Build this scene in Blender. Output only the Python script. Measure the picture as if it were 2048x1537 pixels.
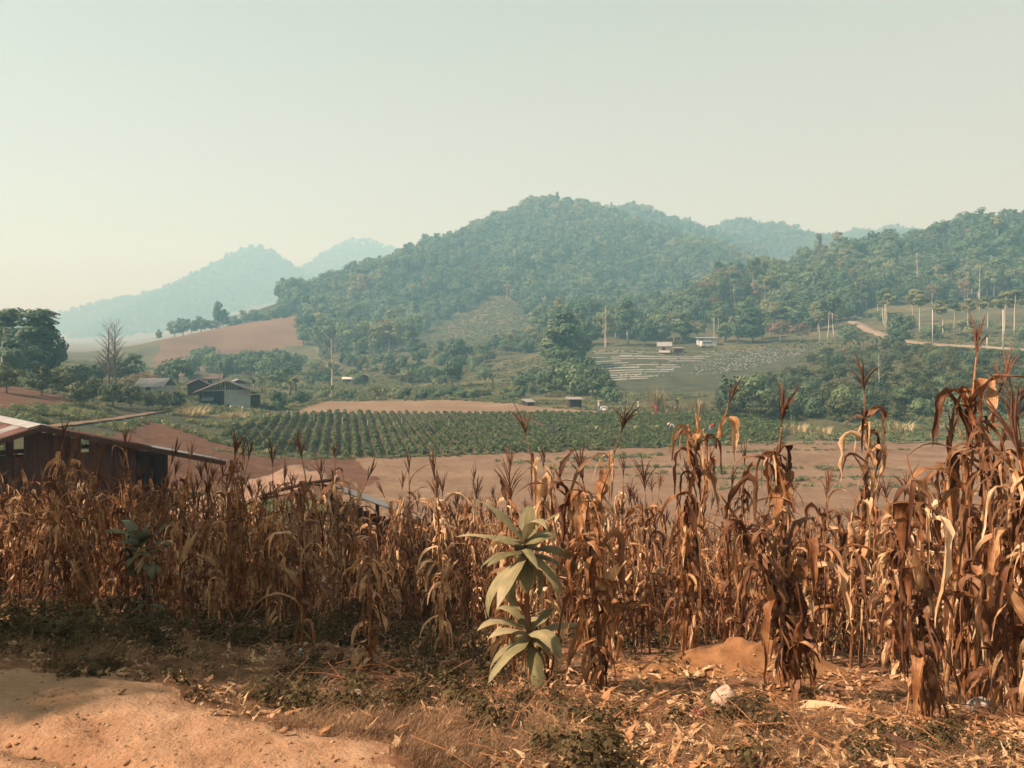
import bpy, bmesh, math, random
import numpy as np
from mathutils import Vector, Matrix, Euler

for o in list(bpy.data.objects):
    bpy.data.objects.remove(o)
SC = bpy.context.scene
COL = SC.collection
R = math.radians

# ------------------------------------------------------------------ camera
FPX, CX, HZ = 1540.0, 1024.0, 720.0          # focal length, centre column and horizon row of the photograph in pixels
cam_d = bpy.data.cameras.new('camera')
cam = bpy.data.objects.new('camera', cam_d)
COL.objects.link(cam)
cam.location = (0, 0, 0)
cam.rotation_euler = (R(90), 0, 0)
cam_d.sensor_width = 36.0
cam_d.lens = 36.0 * FPX / 2048.0
cam_d.shift_y = -(768.5 - HZ) / 2048.0
cam_d.clip_start = 0.05
cam_d.clip_end = 30000
SC.camera = cam

# ------------------------------------------------------------------ sky, sun, exposure
SUN_AZ, SUN_EL = R(-108), R(44)               # azimuth measured from the view direction, negative = left
sun_dir = Vector((math.sin(SUN_AZ) * math.cos(SUN_EL), math.cos(SUN_AZ) * math.cos(SUN_EL), math.sin(SUN_EL)))
world = bpy.data.worlds.new('World')
SC.world = world
world.use_nodes = True
wn, wl = world.node_tree.nodes, world.node_tree.links
wn.clear()
sky = wn.new('ShaderNodeTexSky')
sky.sky_type = 'NISHITA'
sky.sun_disc = False
sky.sun_elevation = SUN_EL
sky.sun_rotation = SUN_AZ
sky.altitude = 300
sky.air_density = 1.0
sky.dust_density = 6.0
sky.ozone_density = 1.0
hz = wn.new('ShaderNodeMix'); hz.data_type = 'RGBA'
hz.inputs['Factor'].default_value = 0.94
el = wn.new('ShaderNodeTexCoord'); sep = wn.new('ShaderNodeSeparateXYZ'); wl.new(el.outputs['Generated'], sep.inputs[0])
er = wn.new('ShaderNodeValToRGB'); wl.new(sep.outputs['Z'], er.inputs['Fac'])
er.color_ramp.elements[0].position = 0.0; er.color_ramp.elements[0].color = (0.70, 0.60, 0.47, 1)
er.color_ramp.elements[1].position = 0.55; er.color_ramp.elements[1].color = (0.375, 0.36, 0.315, 1)
sc10 = wn.new('ShaderNodeVectorMath'); sc10.operation = 'SCALE'; sc10.inputs['Scale'].default_value = 9.0
wl.new(er.outputs['Color'], sc10.inputs[0]); wl.new(sc10.outputs[0], hz.inputs['B'])
wl.new(sky.outputs[0], hz.inputs['A'])
bg = wn.new('ShaderNodeBackground')
bg.inputs['Strength'].default_value = 0.05
wl.new(hz.outputs['Result'], bg.inputs['Color'])
wo = wn.new('ShaderNodeOutputWorld')
wl.new(bg.outputs[0], wo.inputs['Surface'])

sun_l = bpy.data.lights.new('sun', 'SUN')
sun_l.energy = 5.0
sun_l.angle = R(0.9)
sun_l.color = (1.0, 0.955, 0.87)
sun = bpy.data.objects.new('sun', sun_l)
COL.objects.link(sun)
sun.rotation_euler = (-sun_dir).to_track_quat('-Z', 'Y').to_euler()
sun.location = sun_dir * 50

SC.view_settings.view_transform = 'Standard'
SC.view_settings.look = 'None'
SC.view_settings.exposure = 1.32
SC.view_settings.gamma = 1.0
SC.render.engine = 'CYCLES'
cy = SC.cycles
cy.use_denoising = True
cy.max_bounces = 6
cy.diffuse_bounces = 3
cy.transmission_bounces = 4
cy.volume_bounces = 0
cy.transparent_max_bounces = 6
cy.use_adaptive_sampling = True
cy.adaptive_threshold = 0.02

# ------------------------------------------------------------------ small helpers
rng = np.random.default_rng(11)
rnd = random.Random(5)

def obj(name, mesh, mat=None, parent=None):
    o = bpy.data.objects.new(name, mesh)
    COL.objects.link(o)
    if mat is not None and not mesh.materials:
        mesh.materials.append(mat)
    if parent is not None:
        o.parent = parent
    return o

def tag(o, label=None, cat=None, group=None, kind=None):
    if label: o['label'] = label
    if cat: o['category'] = cat
    if group: o['group'] = group
    if kind: o['kind'] = kind
    return o

def thing(name, loc, rz=0.0, label=None, cat=None, group=None, sc=1.0):
    o = bpy.data.objects.new(name, None)
    o.empty_display_size = 0.2
    COL.objects.link(o)
    o.location = loc
    o.rotation_euler = (0, 0, rz)
    o.scale = (sc, sc, sc)
    return tag(o, label, cat, group)

def mesh(name, V, F, smooth=False, uv=None):
    m = bpy.data.meshes.new(name)
    V = np.asarray(V, dtype=np.float32).reshape(-1, 3)
    if isinstance(F, np.ndarray):
        n, k = F.shape
        m.vertices.add(len(V)); m.vertices.foreach_set('co', V.ravel())
        m.loops.add(n * k); m.loops.foreach_set('vertex_index', F.ravel().astype(np.int32))
        m.polygons.add(n)
        m.polygons.foreach_set('loop_start', (np.arange(n) * k).astype(np.int32))
        m.polygons.foreach_set('loop_total', np.full(n, k, np.int32))
        if smooth:
            m.polygons.foreach_set('use_smooth', np.ones(n, bool))
        m.update(calc_edges=True)
    else:
        m.from_pydata([tuple(map(float, v)) for v in V], [], F)
        if smooth:
            m.polygons.foreach_set('use_smooth', np.ones(len(m.polygons), bool))
        m.update()
    if uv is not None:
        lay = m.uv_layers.new(name='UVMap')
        li = np.empty(len(m.loops), np.int32); m.loops.foreach_get('vertex_index', li)
        lay.data.foreach_set('uv', np.asarray(uv, np.float32)[li].ravel())
    return m

class MB:
    """collects boxes, tubes and sheets into one mesh"""
    def __init__(s): s.V, s.F = [], []
    def add(s, V, F):
        b = len(s.V); s.V += [tuple(map(float, v)) for v in V]; s.F += [tuple(int(i) + b for i in f) for f in F]; return s
    def box(s, x0, x1, y0, y1, z0, z1):
        return s.add([(x0,y0,z0),(x1,y0,z0),(x1,y1,z0),(x0,y1,z0),(x0,y0,z1),(x1,y0,z1),(x1,y1,z1),(x0,y1,z1)],
                     [(0,3,2,1),(4,5,6,7),(0,1,5,4),(1,2,6,5),(2,3,7,6),(3,0,4,7)])
    def slab(s, q, t):
        """quad (4 corners, counter-clockwise from above) given thickness t downward along its normal"""
        q = [Vector(p) for p in q]
        n = (q[1] - q[0]).cross(q[3] - q[0]).normalized() * t
        V = q + [p - n for p in q]
        return s.add(V, [(0,1,2,3),(7,6,5,4),(0,4,5,1),(1,5,6,2),(2,6,7,3),(3,7,4,0)])
    def tube(s, pts, rad, n=6, cap=True):
        V, F = tube_arrays(pts, rad, n, cap)
        return s.add(V, F)
    def build(s, name, mat, parent=None, smooth=False):
        return obj(name, mesh(name, s.V, s.F, smooth), mat, parent)

def tube_arrays(pts, rad, n=6, cap=True):
    P = [Vector(p) for p in pts]
    if not hasattr(rad, '__len__'): rad = [rad] * len(P)
    V, F = [], []
    side = None
    for i, p in enumerate(P):
        t = (P[min(i + 1, len(P) - 1)] - P[max(i - 1, 0)])
        t = t.normalized() if t.length > 1e-9 else Vector((0, 0, 1))
        if side is None:
            side = t.orthogonal().normalized()
        side = (side - t * side.dot(t))
        side = side.normalized() if side.length > 1e-6 else t.orthogonal().normalized()
        b = t.cross(side)
        for k in range(n):
            a = 2 * math.pi * k / n
            V.append(p + (side * math.cos(a) + b * math.sin(a)) * rad[i])
    for i in range(len(P) - 1):
        for k in range(n):
            k2 = (k + 1) % n
            F.append((i*n+k, i*n+k2, (i+1)*n+k2, (i+1)*n+k))
    if cap:
        F.append(tuple(reversed(range(n)))); F.append(tuple(range((len(P)-1)*n, len(P)*n)))
    return V, F

# value noise -------------------------------------------------------
_tab = np.random.default_rng(3).random((256, 256))
def vnoise(x, y):
    x = np.asarray(x, float); y = np.asarray(y, float)
    xi = np.floor(x).astype(int); yi = np.floor(y).astype(int)
    fx = x - xi; fy = y - yi
    fx = fx*fx*(3-2*fx); fy = fy*fy*(3-2*fy)
    a = _tab[xi & 255, yi & 255]; b = _tab[(xi+1) & 255, yi & 255]
    c = _tab[xi & 255, (yi+1) & 255]; d = _tab[(xi+1) & 255, (yi+1) & 255]
    return (a*(1-fx)+b*fx)*(1-fy) + (c*(1-fx)+d*fx)*fy
def fbm(x, y, o=4):
    s = 0; a = 0.5; n = 0
    for k in range(o):
        s = s + a*vnoise(x*2**k + 17.3*k, y*2**k + 9.1*k); n += a; a *= 0.5
    return s/n - 0.5

# ------------------------------------------------------------------ terrain height
# each column: image column at which a profile of the ground was estimated, then (distance, image row of the ground)
PROF = {
 -700: [(2,1950),(3.0,1540),(4.5,1290),(7,1220),(14,1130),(26,1000),(45,830),(60,790),(80,750),(100,730),(130,715),(170,705),(230,695),(300,694),(500,702),(800,692),(1500,684),(6000,668)],
 0:    [(2,1950),(3.0,1540),(4.04,1332),(6,1275),(8,1255),(10,1226),(14,1182),(20,1128),(26,1066),(35,958),(45,884),(52,848),(60,818),(80,772),(100,744),(130,727),(170,714),(230,702),(300,698),(500,702),(800,692),(1500,684),(6000,668)],
 300:  [(2,1950),(3.0,1540),(3.75,1378),(5,1325),(7,1285),(10,1238),(14,1192),(20,1140),(26,1070),(35,988),(45,928),(60,882),(75,853),(85,832),(105,803),(130,780),(170,758),(230,738),(300,720),(500,704),(800,694),(1500,686),(6000,668)],
 600:  [(2,1950),(3.0,1540),(3.4,1450),(4.5,1362),(6,1325),(8,1290),(10,1260),(14,1215),(20,1165),(28,1103),(40,1034),(55,975),(66,935),(74,914),(87,872),(109,828),(130,803),(150,790),(190,770),(230,745),(280,716),(330,697),(500,690),(6000,650)],
 900:  [(2,1950),(3.0,1545),(3.6,1455),(4.5,1385),(6,1338),(8,1300),(10,1272),(14,1228),(20,1177),(28,1110),(40,1036),(55,974),(66,931),(74,910),(87,871),(109,829),(130,802),(150,787),(190,766),(220,738),(260,713),(300,700),(350,682),(450,660),(6000,650)],
 1200: [(2,1950),(3.0,1560),(3.6,1475),(4.5,1402),(6,1345),(8,1310),(10,1282),(14,1240),(20,1185),(28,1114),(40,1038),(55,972),(66,926),(76,902),(87,871),(109,829),(117,818),(130,802),(142,786),(160,762),(190,730),(215,707),(240,692),(300,660),(450,640),(6000,650)],
 1500: [(2,1950),(3.0,1565),(3.6,1488),(4.5,1418),(6,1350),(8,1318),(10,1292),(14,1252),(20,1192),(28,1118),(40,1040),(55,972),(66,925),(80,888),(95,858),(108,832),(125,806),(142,785),(170,752),(200,722),(225,702),(250,684),(300,650),(450,630),(6000,650)],
 1800: [(2,1950),(3.0,1570),(3.6,1500),(4.5,1434),(6,1372),(8,1325),(10,1298),(14,1258),(20,1196),(28,1121),(40,1042),(55,974),(68,925),(82,890),(95,862),(105,836),(120,790),(140,742),(165,706),(187,690),(205,680),(230,655),(280,620),(450,600),(6000,640)],
 2048: [(2,1950),(3.0,1570),(3.6,1505),(4.5,1440),(6,1380),(8,1330),(10,1300),(14,1260),(20,1197),(28,1121),(40,1042),(55,974),(68,922),(80,892),(92,862),(102,832),(115,788),(132,742),(152,708),(166,694),(180,688),(200,668),(250,620),(450,590),(6000,640)],
 2800: [(2,1950),(3.0,1570),(3.6,1505),(4.5,1440),(6,1380),(8,1330),(10,1300),(14,1260),(20,1197),(28,1121),(40,1042),(55,964),(68,900),(80,850),(92,800),(102,770),(115,735),(132,715),(152,700),(166,690),(180,684),(200,664),(250,610),(450,590),(6000,640)],
}
_cols = np.array(sorted(PROF))
_ld = np.linspace(math.log(1.5), math.log(7000), 900)
_zt = []
for c in _cols:
    p = np.array(PROF[c], float)
    z = -(p[:, 1] - HZ) * p[:, 0] / FPX
    zz = np.interp(_ld, np.log(p[:, 0]), z)
    k = np.exp(-0.5*(np.arange(-24, 25)/7.0)**2); k /= k.sum()
    zz = np.convolve(np.pad(zz, 24, mode='edge'), k, 'valid')
    _zt.append(zz)
_zt = np.array(_zt)
_cg = np.arange(-700, 2801, 20.0)
_zg = np.array([np.interp(_cg, _cols, _zt[:, j]) for j in range(len(_ld))]).T
k = np.exp(-0.5*(np.arange(-12, 13)/4.0)**2); k /= k.sum()
_zg = np.array([np.convolve(np.pad(_zg[:, j], 12, mode='edge'), k, 'valid') for j in range(len(_ld))]).T

# hills: crest points (column, row of the bare ground, distance), flank slope, rounding radius
HILLS = [
 ('main',   [(600,652,415),(640,616,440),(700,578,480),(790,537,520),(870,501,560),(940,480,590),(1000,460,620),(1060,438,650),(1100,418,680),(1140,422,685),(1180,440,690),(1215,466,685),(1255,518,670),(1310,570,630),(1370,614,580)], 0.46, 16),
 ('spur',   [(1010,630,400),(1005,600,450),(1020,560,520)], 0.40, 20),
 ('ridge2', [(1190,434,880),(1240,425,880),(1300,441,880),(1350,459,880),(1395,480,880),(1440,516,860)], 0.5, 25),
 ('ridge3', [(1380,496,1020),(1420,474,1020),(1490,452,1020),(1540,462,1020),(1590,478,1020),(1640,492,1020),(1700,530,1000)], 0.5, 25),
 ('ridge4', [(1600,500,1250),(1660,482,1250),(1710,470,1250),(1770,472,1250),(1810,455,1250),(1850,462,1250),(1890,478,1250),(1960,490,1250),(2100,480,1250)], 0.5, 25),
 ('right',  [(1470,650,300),(1540,610,330),(1600,568,345),(1660,536,365),(1740,516,390),(1820,508,400),(1900,492,400),(1960,474,400),(2048,456,400),(2200,430,400),(2450,410,400),(2800,400,420)], 0.42, 16),
 ('brown',  [(320,700,300),(345,684,330),(400,670,350),(470,657,370),(540,642,385),(600,634,395)], 0.30, 14),
 ('far',    [(-500,650,1750),(-100,640,1750),(100,632,1750),(180,608,1750),(260,594,1750),(340,584,1750),(400,570,1750),(435,552,1750),(465,526,1750),(490,503,1750),(506,492,1750),(522,494,1750),(550,512,1750),(590,537,1750),(618,552,1750)], 0.62, 10),
 ('far2',   [(612,556,2000),(645,530,2000),(680,498,2000),(708,479,2000),(738,480,2000),(790,500,2000),(850,520,2000),(930,540,2000)], 0.62, 10),
]
_hc = []
for nm, pts, s, r in HILLS:
    p = np.array(pts, float)
    t = np.linspace(0, len(p)-1, (len(p)-1)*8+1)
    q = np.array([np.interp(t, np.arange(len(p)), p[:, i]) for i in range(3)]).T
    _hc.append((nm, (q[:,0]-CX)*q[:,2]/FPX, q[:,2], -(q[:,1]-HZ)*q[:,2]/FPX, s, r))

def ground(x, y, which=False):
    """height of the bare ground; camera height is zero"""
    x = np.atleast_1d(np.asarray(x, float)); y = np.atleast_1d(np.asarray(y, float))
    r = np.hypot(x, y)
    d = np.maximum(np.maximum(y, 0.45*r), 1.5)
    px = np.clip(CX + FPX*x/d, _cg[0], _cg[-1]-1e-3)
    ci = (px-_cg[0])/20.0; c0 = ci.astype(int); cf = ci-c0
    di = np.clip((np.log(d)-_ld[0])/(_ld[1]-_ld[0]), 0, len(_ld)-1.001); d0 = di.astype(int); df = di-d0
    z = (_zg[c0, d0]*(1-df)+_zg[c0, d0+1]*df)*(1-cf) + (_zg[c0+1, d0]*(1-df)+_zg[c0+1, d0+1]*df)*cf
    idx = np.zeros(len(x), int)
    far = r > 150
    if far.any():
        xf, yf, zf = x[far], y[far], z[far].copy()
        jf = idx[far].copy()
        g = fbm(xf/90., yf/90., 4)
        for i, (nm, hx, hy, hzv, s, rr) in enumerate(_hc):
            best = np.full(len(xf), -1e9)
            for k in range(len(hx)):
                dd = np.hypot(xf-hx[k], yf-hy[k])
                np.maximum(best, hzv[k] - s*(np.sqrt(dd*dd+rr*rr)-rr), out=best)
            big = 1.0 if i < 7 else 4.0
            gg = g if i < 7 else fbm(xf/260., yf/260., 5)
            hmax = hzv.max()
            drop = np.clip((hmax-best)/60., 0.12, 1)
            best = best + gg*(26 if i < 7 else 8)*big*drop*(0.35 if nm in ('brown',) else 1.0)
            take = best > zf
            kk = 6.0*big
            h = np.clip(0.5+0.5*(best-zf)/kk, 0, 1)
            zf = zf*(1-h)+best*h + kk*h*(1-h)
            jf[take] = i+1
        z[far] = zf; idx[far] = jf
    z = z + fbm(x/3.0, y/3.0, 3)*0.10*np.clip((r-5)/15., 0, 1) + fbm(x/25., y/25., 3)*0.9*np.clip((r-130)/80., 0, 1)
    return (z, idx) if which else z

def G(x, y):
    return float(ground([x], [y])[0])

_ds = np.exp(np.linspace(math.log(2.0), math.log(4000), 900))
def hit(px, py, dmin=2.0):
    """where the view ray through an image point meets the ground"""
    x = (px-CX)*_ds/FPX
    gp = HZ - ground(x, _ds)*FPX/_ds
    ok = (gp <= py) & (_ds >= dmin)
    i = int(np.argmax(ok)) if ok.any() else len(_ds)-1
    if i > 0 and gp[i-1] > gp[i]:
        t = np.clip((gp[i-1]-py)/(gp[i-1]-gp[i]), 0, 1)
        d = _ds[i-1]+(_ds[i]-_ds[i-1])*t
    else:
        d = _ds[i]
    return ((px-CX)*d/FPX, float(d))

def at(px, d):
    x = (px-CX)*d/FPX
    return Vector((x, d, G(x, d)))

def poly_world(pts):
    return np.array([hit(a, b) for a, b in pts])

def inside(poly, x, y):
    x = np.asarray(x); y = np.asarray(y)
    c = np.zeros(x.shape, bool)
    n = len(poly); j = n-1
    for i in range(n):
        xi, yi = poly[i]; xj, yj = poly[j]
        c ^= ((yi > y) != (yj > y)) & (x < (xj-xi)*(y-yi)/(yj-yi+1e-12)+xi)
        j = i
    return c
# ------------------------------------------------------------------ materials
def new_mat(name):
    m = bpy.data.materials.new(name)
    m.use_nodes = True
    m.node_tree.nodes.clear()
    return m, m.node_tree.nodes, m.node_tree.links

ALB = 0.87          # surface colours below were chosen for a brighter sky; one factor brings them all to their real reflectance
def K(c, f=None):
    f = ALB if f is None else f
    return tuple(x*f for x in c)

def ramp(n, stops):
    r = n.new('ShaderNodeValToRGB')
    e = r.color_ramp.elements
    while len(e) < len(stops): e.new(0.5)
    for el, (p, c) in zip(e, stops):
        el.position = p; el.color = (*c, 1)
    return r

def noise(n, l, vec, scale, detail=4, rough=0.6):
    t = n.new('ShaderNodeTexNoise')
    t.inputs['Scale'].default_value = scale
    t.inputs['Detail'].default_value = detail
    t.inputs['Roughness'].default_value = rough
    l.new(vec, t.inputs['Vector'])
    return t

def soil_mat(name, c1, c2, c3, scale=1.0, bump=0.5, fine=40.0, bdist=0.02):
    m, n, l = new_mat(name)
    tc = n.new('ShaderNodeTexCoord')
    a = noise(n, l, tc.outputs['Object'], scale, 6, 0.65)
    b = noise(n, l, tc.outputs['Object'], fine, 5, 0.7)
    mx = n.new('ShaderNodeMath'); mx.operation = 'MULTIPLY_ADD'
    l.new(b.outputs['Fac'], mx.inputs[0]); mx.inputs[1].default_value = 0.5
    l.new(a.outputs['Fac'], mx.inputs[2])
    sb = n.new('ShaderNodeMath'); sb.operation = 'SUBTRACT'; l.new(mx.outputs[0], sb.inputs[0]); sb.inputs[1].default_value = 0.25
    r = ramp(n, [(0.3, K(c1)), (0.5, K(c2)), (0.72, K(c3))])
    l.new(sb.outputs[0], r.inputs['Fac'])
    p = n.new('ShaderNodeBsdfPrincipled')
    p.inputs['Roughness'].default_value = 0.95
    p.inputs['Specular IOR Level'].default_value = 0.15
    l.new(r.outputs['Color'], p.inputs['Base Color'])
    bp = n.new('ShaderNodeBump'); bp.inputs['Strength'].default_value = bump; bp.inputs['Distance'].default_value = bdist
    l.new(sb.outputs[0], bp.inputs['Height'])
    l.new(bp.outputs['Normal'], p.inputs['Normal'])
    o = n.new('ShaderNodeOutputMaterial'); l.new(p.outputs[0], o.inputs[0])
    return m

def leaf_mat(name, c1, c2, trans=0.3, rough=0.6, scale=0.35, spec=0.2, obj_var=0.35, tcol=None):
    """foliage: noise colour through the crown, a different tone for every plant, some light shining through"""
    m, n, l = new_mat(name)
    g = n.new('ShaderNodeNewGeometry')
    a = noise(n, l, g.outputs['Position'], scale, 3, 0.6)
    oi = n.new('ShaderNodeObjectInfo')
    v = n.new('ShaderNodeMath'); v.operation = 'MULTIPLY_ADD'
    l.new(oi.outputs['Random'], v.inputs[0]); v.inputs[1].default_value = obj_var
    l.new(a.outputs['Fac'], v.inputs[2])
    s = n.new('ShaderNodeMath'); s.operation = 'SUBTRACT'; l.new(v.outputs[0], s.inputs[0]); s.inputs[1].default_value = obj_var*0.5
    r = ramp(n, [(0.25, K(c1)), (0.75, K(c2))])
    l.new(s.outputs[0], r.inputs['Fac'])
    p = n.new('ShaderNodeBsdfPrincipled')
    p.inputs['Roughness'].default_value = rough
    p.inputs['Specular IOR Level'].default_value = spec
    l.new(r.outputs['Color'], p.inputs['Base Color'])
    o = n.new('ShaderNodeOutputMaterial')
    if trans > 0:
        t = n.new('ShaderNodeBsdfTranslucent')
        if tcol is None:
            l.new(r.outputs['Color'], t.inputs['Color'])
        else:
            t.inputs['Color'].default_value = (*tcol, 1)
        mx = n.new('ShaderNodeMixShader'); mx.inputs[0].default_value = trans
        l.new(p.outputs[0], mx.inputs[1]); l.new(t.outputs[0], mx.inputs[2])
        l.new(mx.outputs[0], o.inputs[0])
    else:
        l.new(p.outputs[0], o.inputs[0])
    return m

def plain_mat(name, c, rough=0.8, spec=0.2, var=0.15, scale=6.0, metal=0.0, stretch=(1,1,1), bump=0.0):
    m, n, l = new_mat(name)
    tc = n.new('ShaderNodeTexCoord')
    mp = n.new('ShaderNodeMapping'); mp.inputs['Scale'].default_value = stretch
    l.new(tc.outputs['Object'], mp.inputs['Vector'])
    a = noise(n, l, mp.outputs[0], scale, 5, 0.65)
    oi = n.new('ShaderNodeObjectInfo')
    ad = n.new('ShaderNodeMath'); ad.operation = 'MULTIPLY_ADD'
    l.new(oi.outputs['Random'], ad.inputs[0]); ad.inputs[1].default_value = 0.3; l.new(a.outputs['Fac'], ad.inputs[2])
    c = K(c)
    lo = tuple(max(0, x*(1-2*var)) for x in c); hi = tuple(min(1, x*(1+2*var)) for x in c)
    r = ramp(n, [(0.35, lo), (0.95, hi)])
    l.new(ad.outputs[0], r.inputs['Fac'])
    p = n.new('ShaderNodeBsdfPrincipled')
    p.inputs['Roughness'].default_value = rough
    p.inputs['Specular IOR Level'].default_value = spec
    p.inputs['Metallic'].default_value = metal
    l.new(r.outputs['Color'], p.inputs['Base Color'])
    if bump:
        bp = n.new('ShaderNodeBump'); bp.inputs['Strength'].default_value = bump; bp.inputs['Distance'].default_value = 0.02
        l.new(a.outputs['Fac'], bp.inputs['Height']); l.new(bp.outputs['Normal'], p.inputs['Normal'])
    o = n.new('ShaderNodeOutputMaterial'); l.new(p.outputs[0], o.inputs[0])
    return m

def dry_leaf_mat(name, stops, trans=0.28, scale_u=26.0):
    """withered maize leaf: fibres along the blade, blotches, each plant a little different"""
    m, n, l = new_mat(name)
    uv = n.new('ShaderNodeUVMap')
    mp = n.new('ShaderNodeMapping'); mp.inputs['Scale'].default_value = (scale_u, 1.6, 1)
    l.new(uv.outputs[0], mp.inputs['Vector'])
    a = noise(n, l, mp.outputs[0], 1.0, 4, 0.65)
    g = n.new('ShaderNodeNewGeometry')
    b = noise(n, l, g.outputs['Position'], 9.0, 3, 0.6)
    oi = n.new('ShaderNodeObjectInfo')
    s1 = n.new('ShaderNodeMath'); s1.operation = 'MULTIPLY_ADD'
    l.new(b.outputs['Fac'], s1.inputs[0]); s1.inputs[1].default_value = 0.7; l.new(a.outputs['Fac'], s1.inputs[2])
    s2 = n.new('ShaderNodeMath'); s2.operation = 'MULTIPLY_ADD'
    l.new(oi.outputs['Random'], s2.inputs[0]); s2.inputs[1].default_value = 0.42; l.new(s1.outputs[0], s2.inputs[2])
    s3 = n.new('ShaderNodeMath'); s3.operation = 'SUBTRACT'; l.new(s2.outputs[0], s3.inputs[0]); s3.inputs[1].default_value = 0.50
    r = ramp(n, [(p_, K(c_, 0.97)) for p_, c_ in stops])
    l.new(s3.outputs[0], r.inputs['Fac'])
    p = n.new('ShaderNodeBsdfPrincipled')
    p.inputs['Roughness'].default_value = 0.55
    p.inputs['Specular IOR Level'].default_value = 0.25
    l.new(r.outputs['Color'], p.inputs['Base Color'])
    bp = n.new('ShaderNodeBump'); bp.inputs['Strength'].default_value = 0.35; bp.inputs['Distance'].default_value = 0.004
    l.new(a.outputs['Fac'], bp.inputs['Height']); l.new(bp.outputs['Normal'], p.inputs['Normal'])
    t = n.new('ShaderNodeBsdfTranslucent'); l.new(r.outputs['Color'], t.inputs['Color'])
    mx = n.new('ShaderNodeMixShader'); mx.inputs[0].default_value = trans
    l.new(p.outputs[0], mx.inputs[1]); l.new(t.outputs[0], mx.inputs[2])
    o = n.new('ShaderNodeOutputMaterial'); l.new(mx.outputs[0], o.inputs[0])
    return m

M = {}
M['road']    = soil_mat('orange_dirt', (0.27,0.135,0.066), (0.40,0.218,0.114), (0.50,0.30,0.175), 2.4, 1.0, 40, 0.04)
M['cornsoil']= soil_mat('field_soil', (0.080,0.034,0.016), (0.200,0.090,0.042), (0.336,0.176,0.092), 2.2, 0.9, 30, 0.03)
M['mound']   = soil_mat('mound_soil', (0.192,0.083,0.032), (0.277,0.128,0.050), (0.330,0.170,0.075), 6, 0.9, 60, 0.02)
M['red']     = soil_mat('red_plough_soil', (0.075,0.032,0.017), (0.105,0.048,0.025), (0.127,0.065,0.034), 0.5, 1.0, 3.0, 0.15)
M['fallow']  = soil_mat('fallow_soil', (0.126,0.075,0.044), (0.171,0.106,0.064), (0.212,0.140,0.087), 0.22, 0.8, 2.4, 0.10)
M['pale']    = soil_mat('pale_field_soil', (0.154,0.094,0.055), (0.190,0.123,0.072), (0.225,0.154,0.093), 0.15, 0.5, 1.5, 0.08)
M['potsoil'] = soil_mat('ridge_soil', (0.050,0.034,0.020), (0.070,0.048,0.027), (0.095,0.065,0.038), 0.6, 0.6, 4.0, 0.05)
M['meadow']  = soil_mat('rough_meadow', (0.041,0.043,0.019), (0.078,0.073,0.033), (0.141,0.118,0.059), 0.07, 1.0, 0.9, 0.25)
M['bank']    = soil_mat('weedy_bank', (0.027,0.031,0.015), (0.050,0.050,0.024), (0.086,0.075,0.036), 0.15, 1.0, 1.6, 0.2)
M['forest']  = soil_mat('forest_floor', (0.018,0.025,0.011), (0.036,0.040,0.018), (0.070,0.061,0.030), 0.03, 1.0, 0.3, 0.6)
M['clearing']= soil_mat('scrub_clearing', (0.062,0.056,0.026), (0.105,0.083,0.04), (0.16,0.12,0.062), 0.06, 1.0, 0.6, 0.5)
M['brown']   = soil_mat('bare_hillside', (0.101,0.053,0.029), (0.141,0.078,0.044), (0.176,0.108,0.065), 0.03, 1.0, 0.5, 0.4)
M['farhill'] = soil_mat('far_wooded_slope', (0.015,0.023,0.011), (0.030,0.038,0.016), (0.050,0.056,0.025), 0.01, 1.0, 0.08, 4.0)
M['farfield']= soil_mat('far_dry_field', (0.085,0.075,0.04), (0.14,0.105,0.06), (0.10,0.10,0.05), 0.015, 0.5, 0.1, 0.6)
M['darkcrop']= soil_mat('low_dark_crop', (0.03,0.034,0.018), (0.05,0.054,0.028), (0.09,0.086,0.048), 0.25, 0.9, 1.4, 0.15)
M['track']   = soil_mat('pale_track', (0.181,0.131,0.086), (0.226,0.171,0.118), (0.272,0.212,0.151), 0.5, 0.4, 3.0, 0.05)

M['track2']  = soil_mat('brown_track', (0.14,0.085,0.05), (0.19,0.12,0.075), (0.24,0.16,0.10), 0.5, 0.4, 3.0, 0.05)
# ------------------------------------------------------------------ the ground, one continuous sheet cut into its fields
REG = {}
road_vis = poly_world([(-150,1322),(0,1336),(110,1338),(210,1352),(300,1374),(420,1400),(520,1428),(600,1452),(700,1478),(800,1508),(860,1530)])
REG['road'] = np.vstack([[(-14, 4.2), (-7, 4.3)], road_vis, [(-0.22,2.80),(0.15,2.3),(0.6,1.6),(1.4,0.2),(2.5,-3),(2.5,-14),(-14,-14)]])
REG['red'] = poly_world([(296,843),(330,852),(380,868),(440,889),(520,906),(600,916),(700,918),(760,960),(640,1010),(230,1010),(215,900),(228,872)])
REG['fallow'] = poly_world([(700,917),(800,914),(1000,908),(1300,897),(1500,888),(1640,882),(1800,884),(2000,882),(2300,880),(2300,1125),(640,1125),(660,960)])
REG['potato'] = poly_world([(428,872),(470,858),(520,845),(575,831),(640,827),(900,829),(1180,829),(1500,832),(1570,836),(1600,850),(1560,884),(1500,887),(1300,896),(1000,907),(800,913),(640,915),(520,904),(470,890)])
REG['pale'] = poly_world([(585,828),(620,812),(655,803),(900,801),(1030,808),(1090,816),(1180,822),(1390,827),(1390,830),(1180,828.5),(900,828.5),(640,826.5)])
REG['brownplot'] = poly_world([(-300,745),(-100,757),(0,769),(90,786),(150,799),(168,806),(120,816),(0,824),(-200,835),(-300,836)])
REG['brown'] = poly_world([(285,758),(312,714),(345,688),(420,668),(470,656),(540,640),(596,628),(604,650),(590,690),(540,706),(470,716),(420,730),(370,752),(320,762)])
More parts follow.
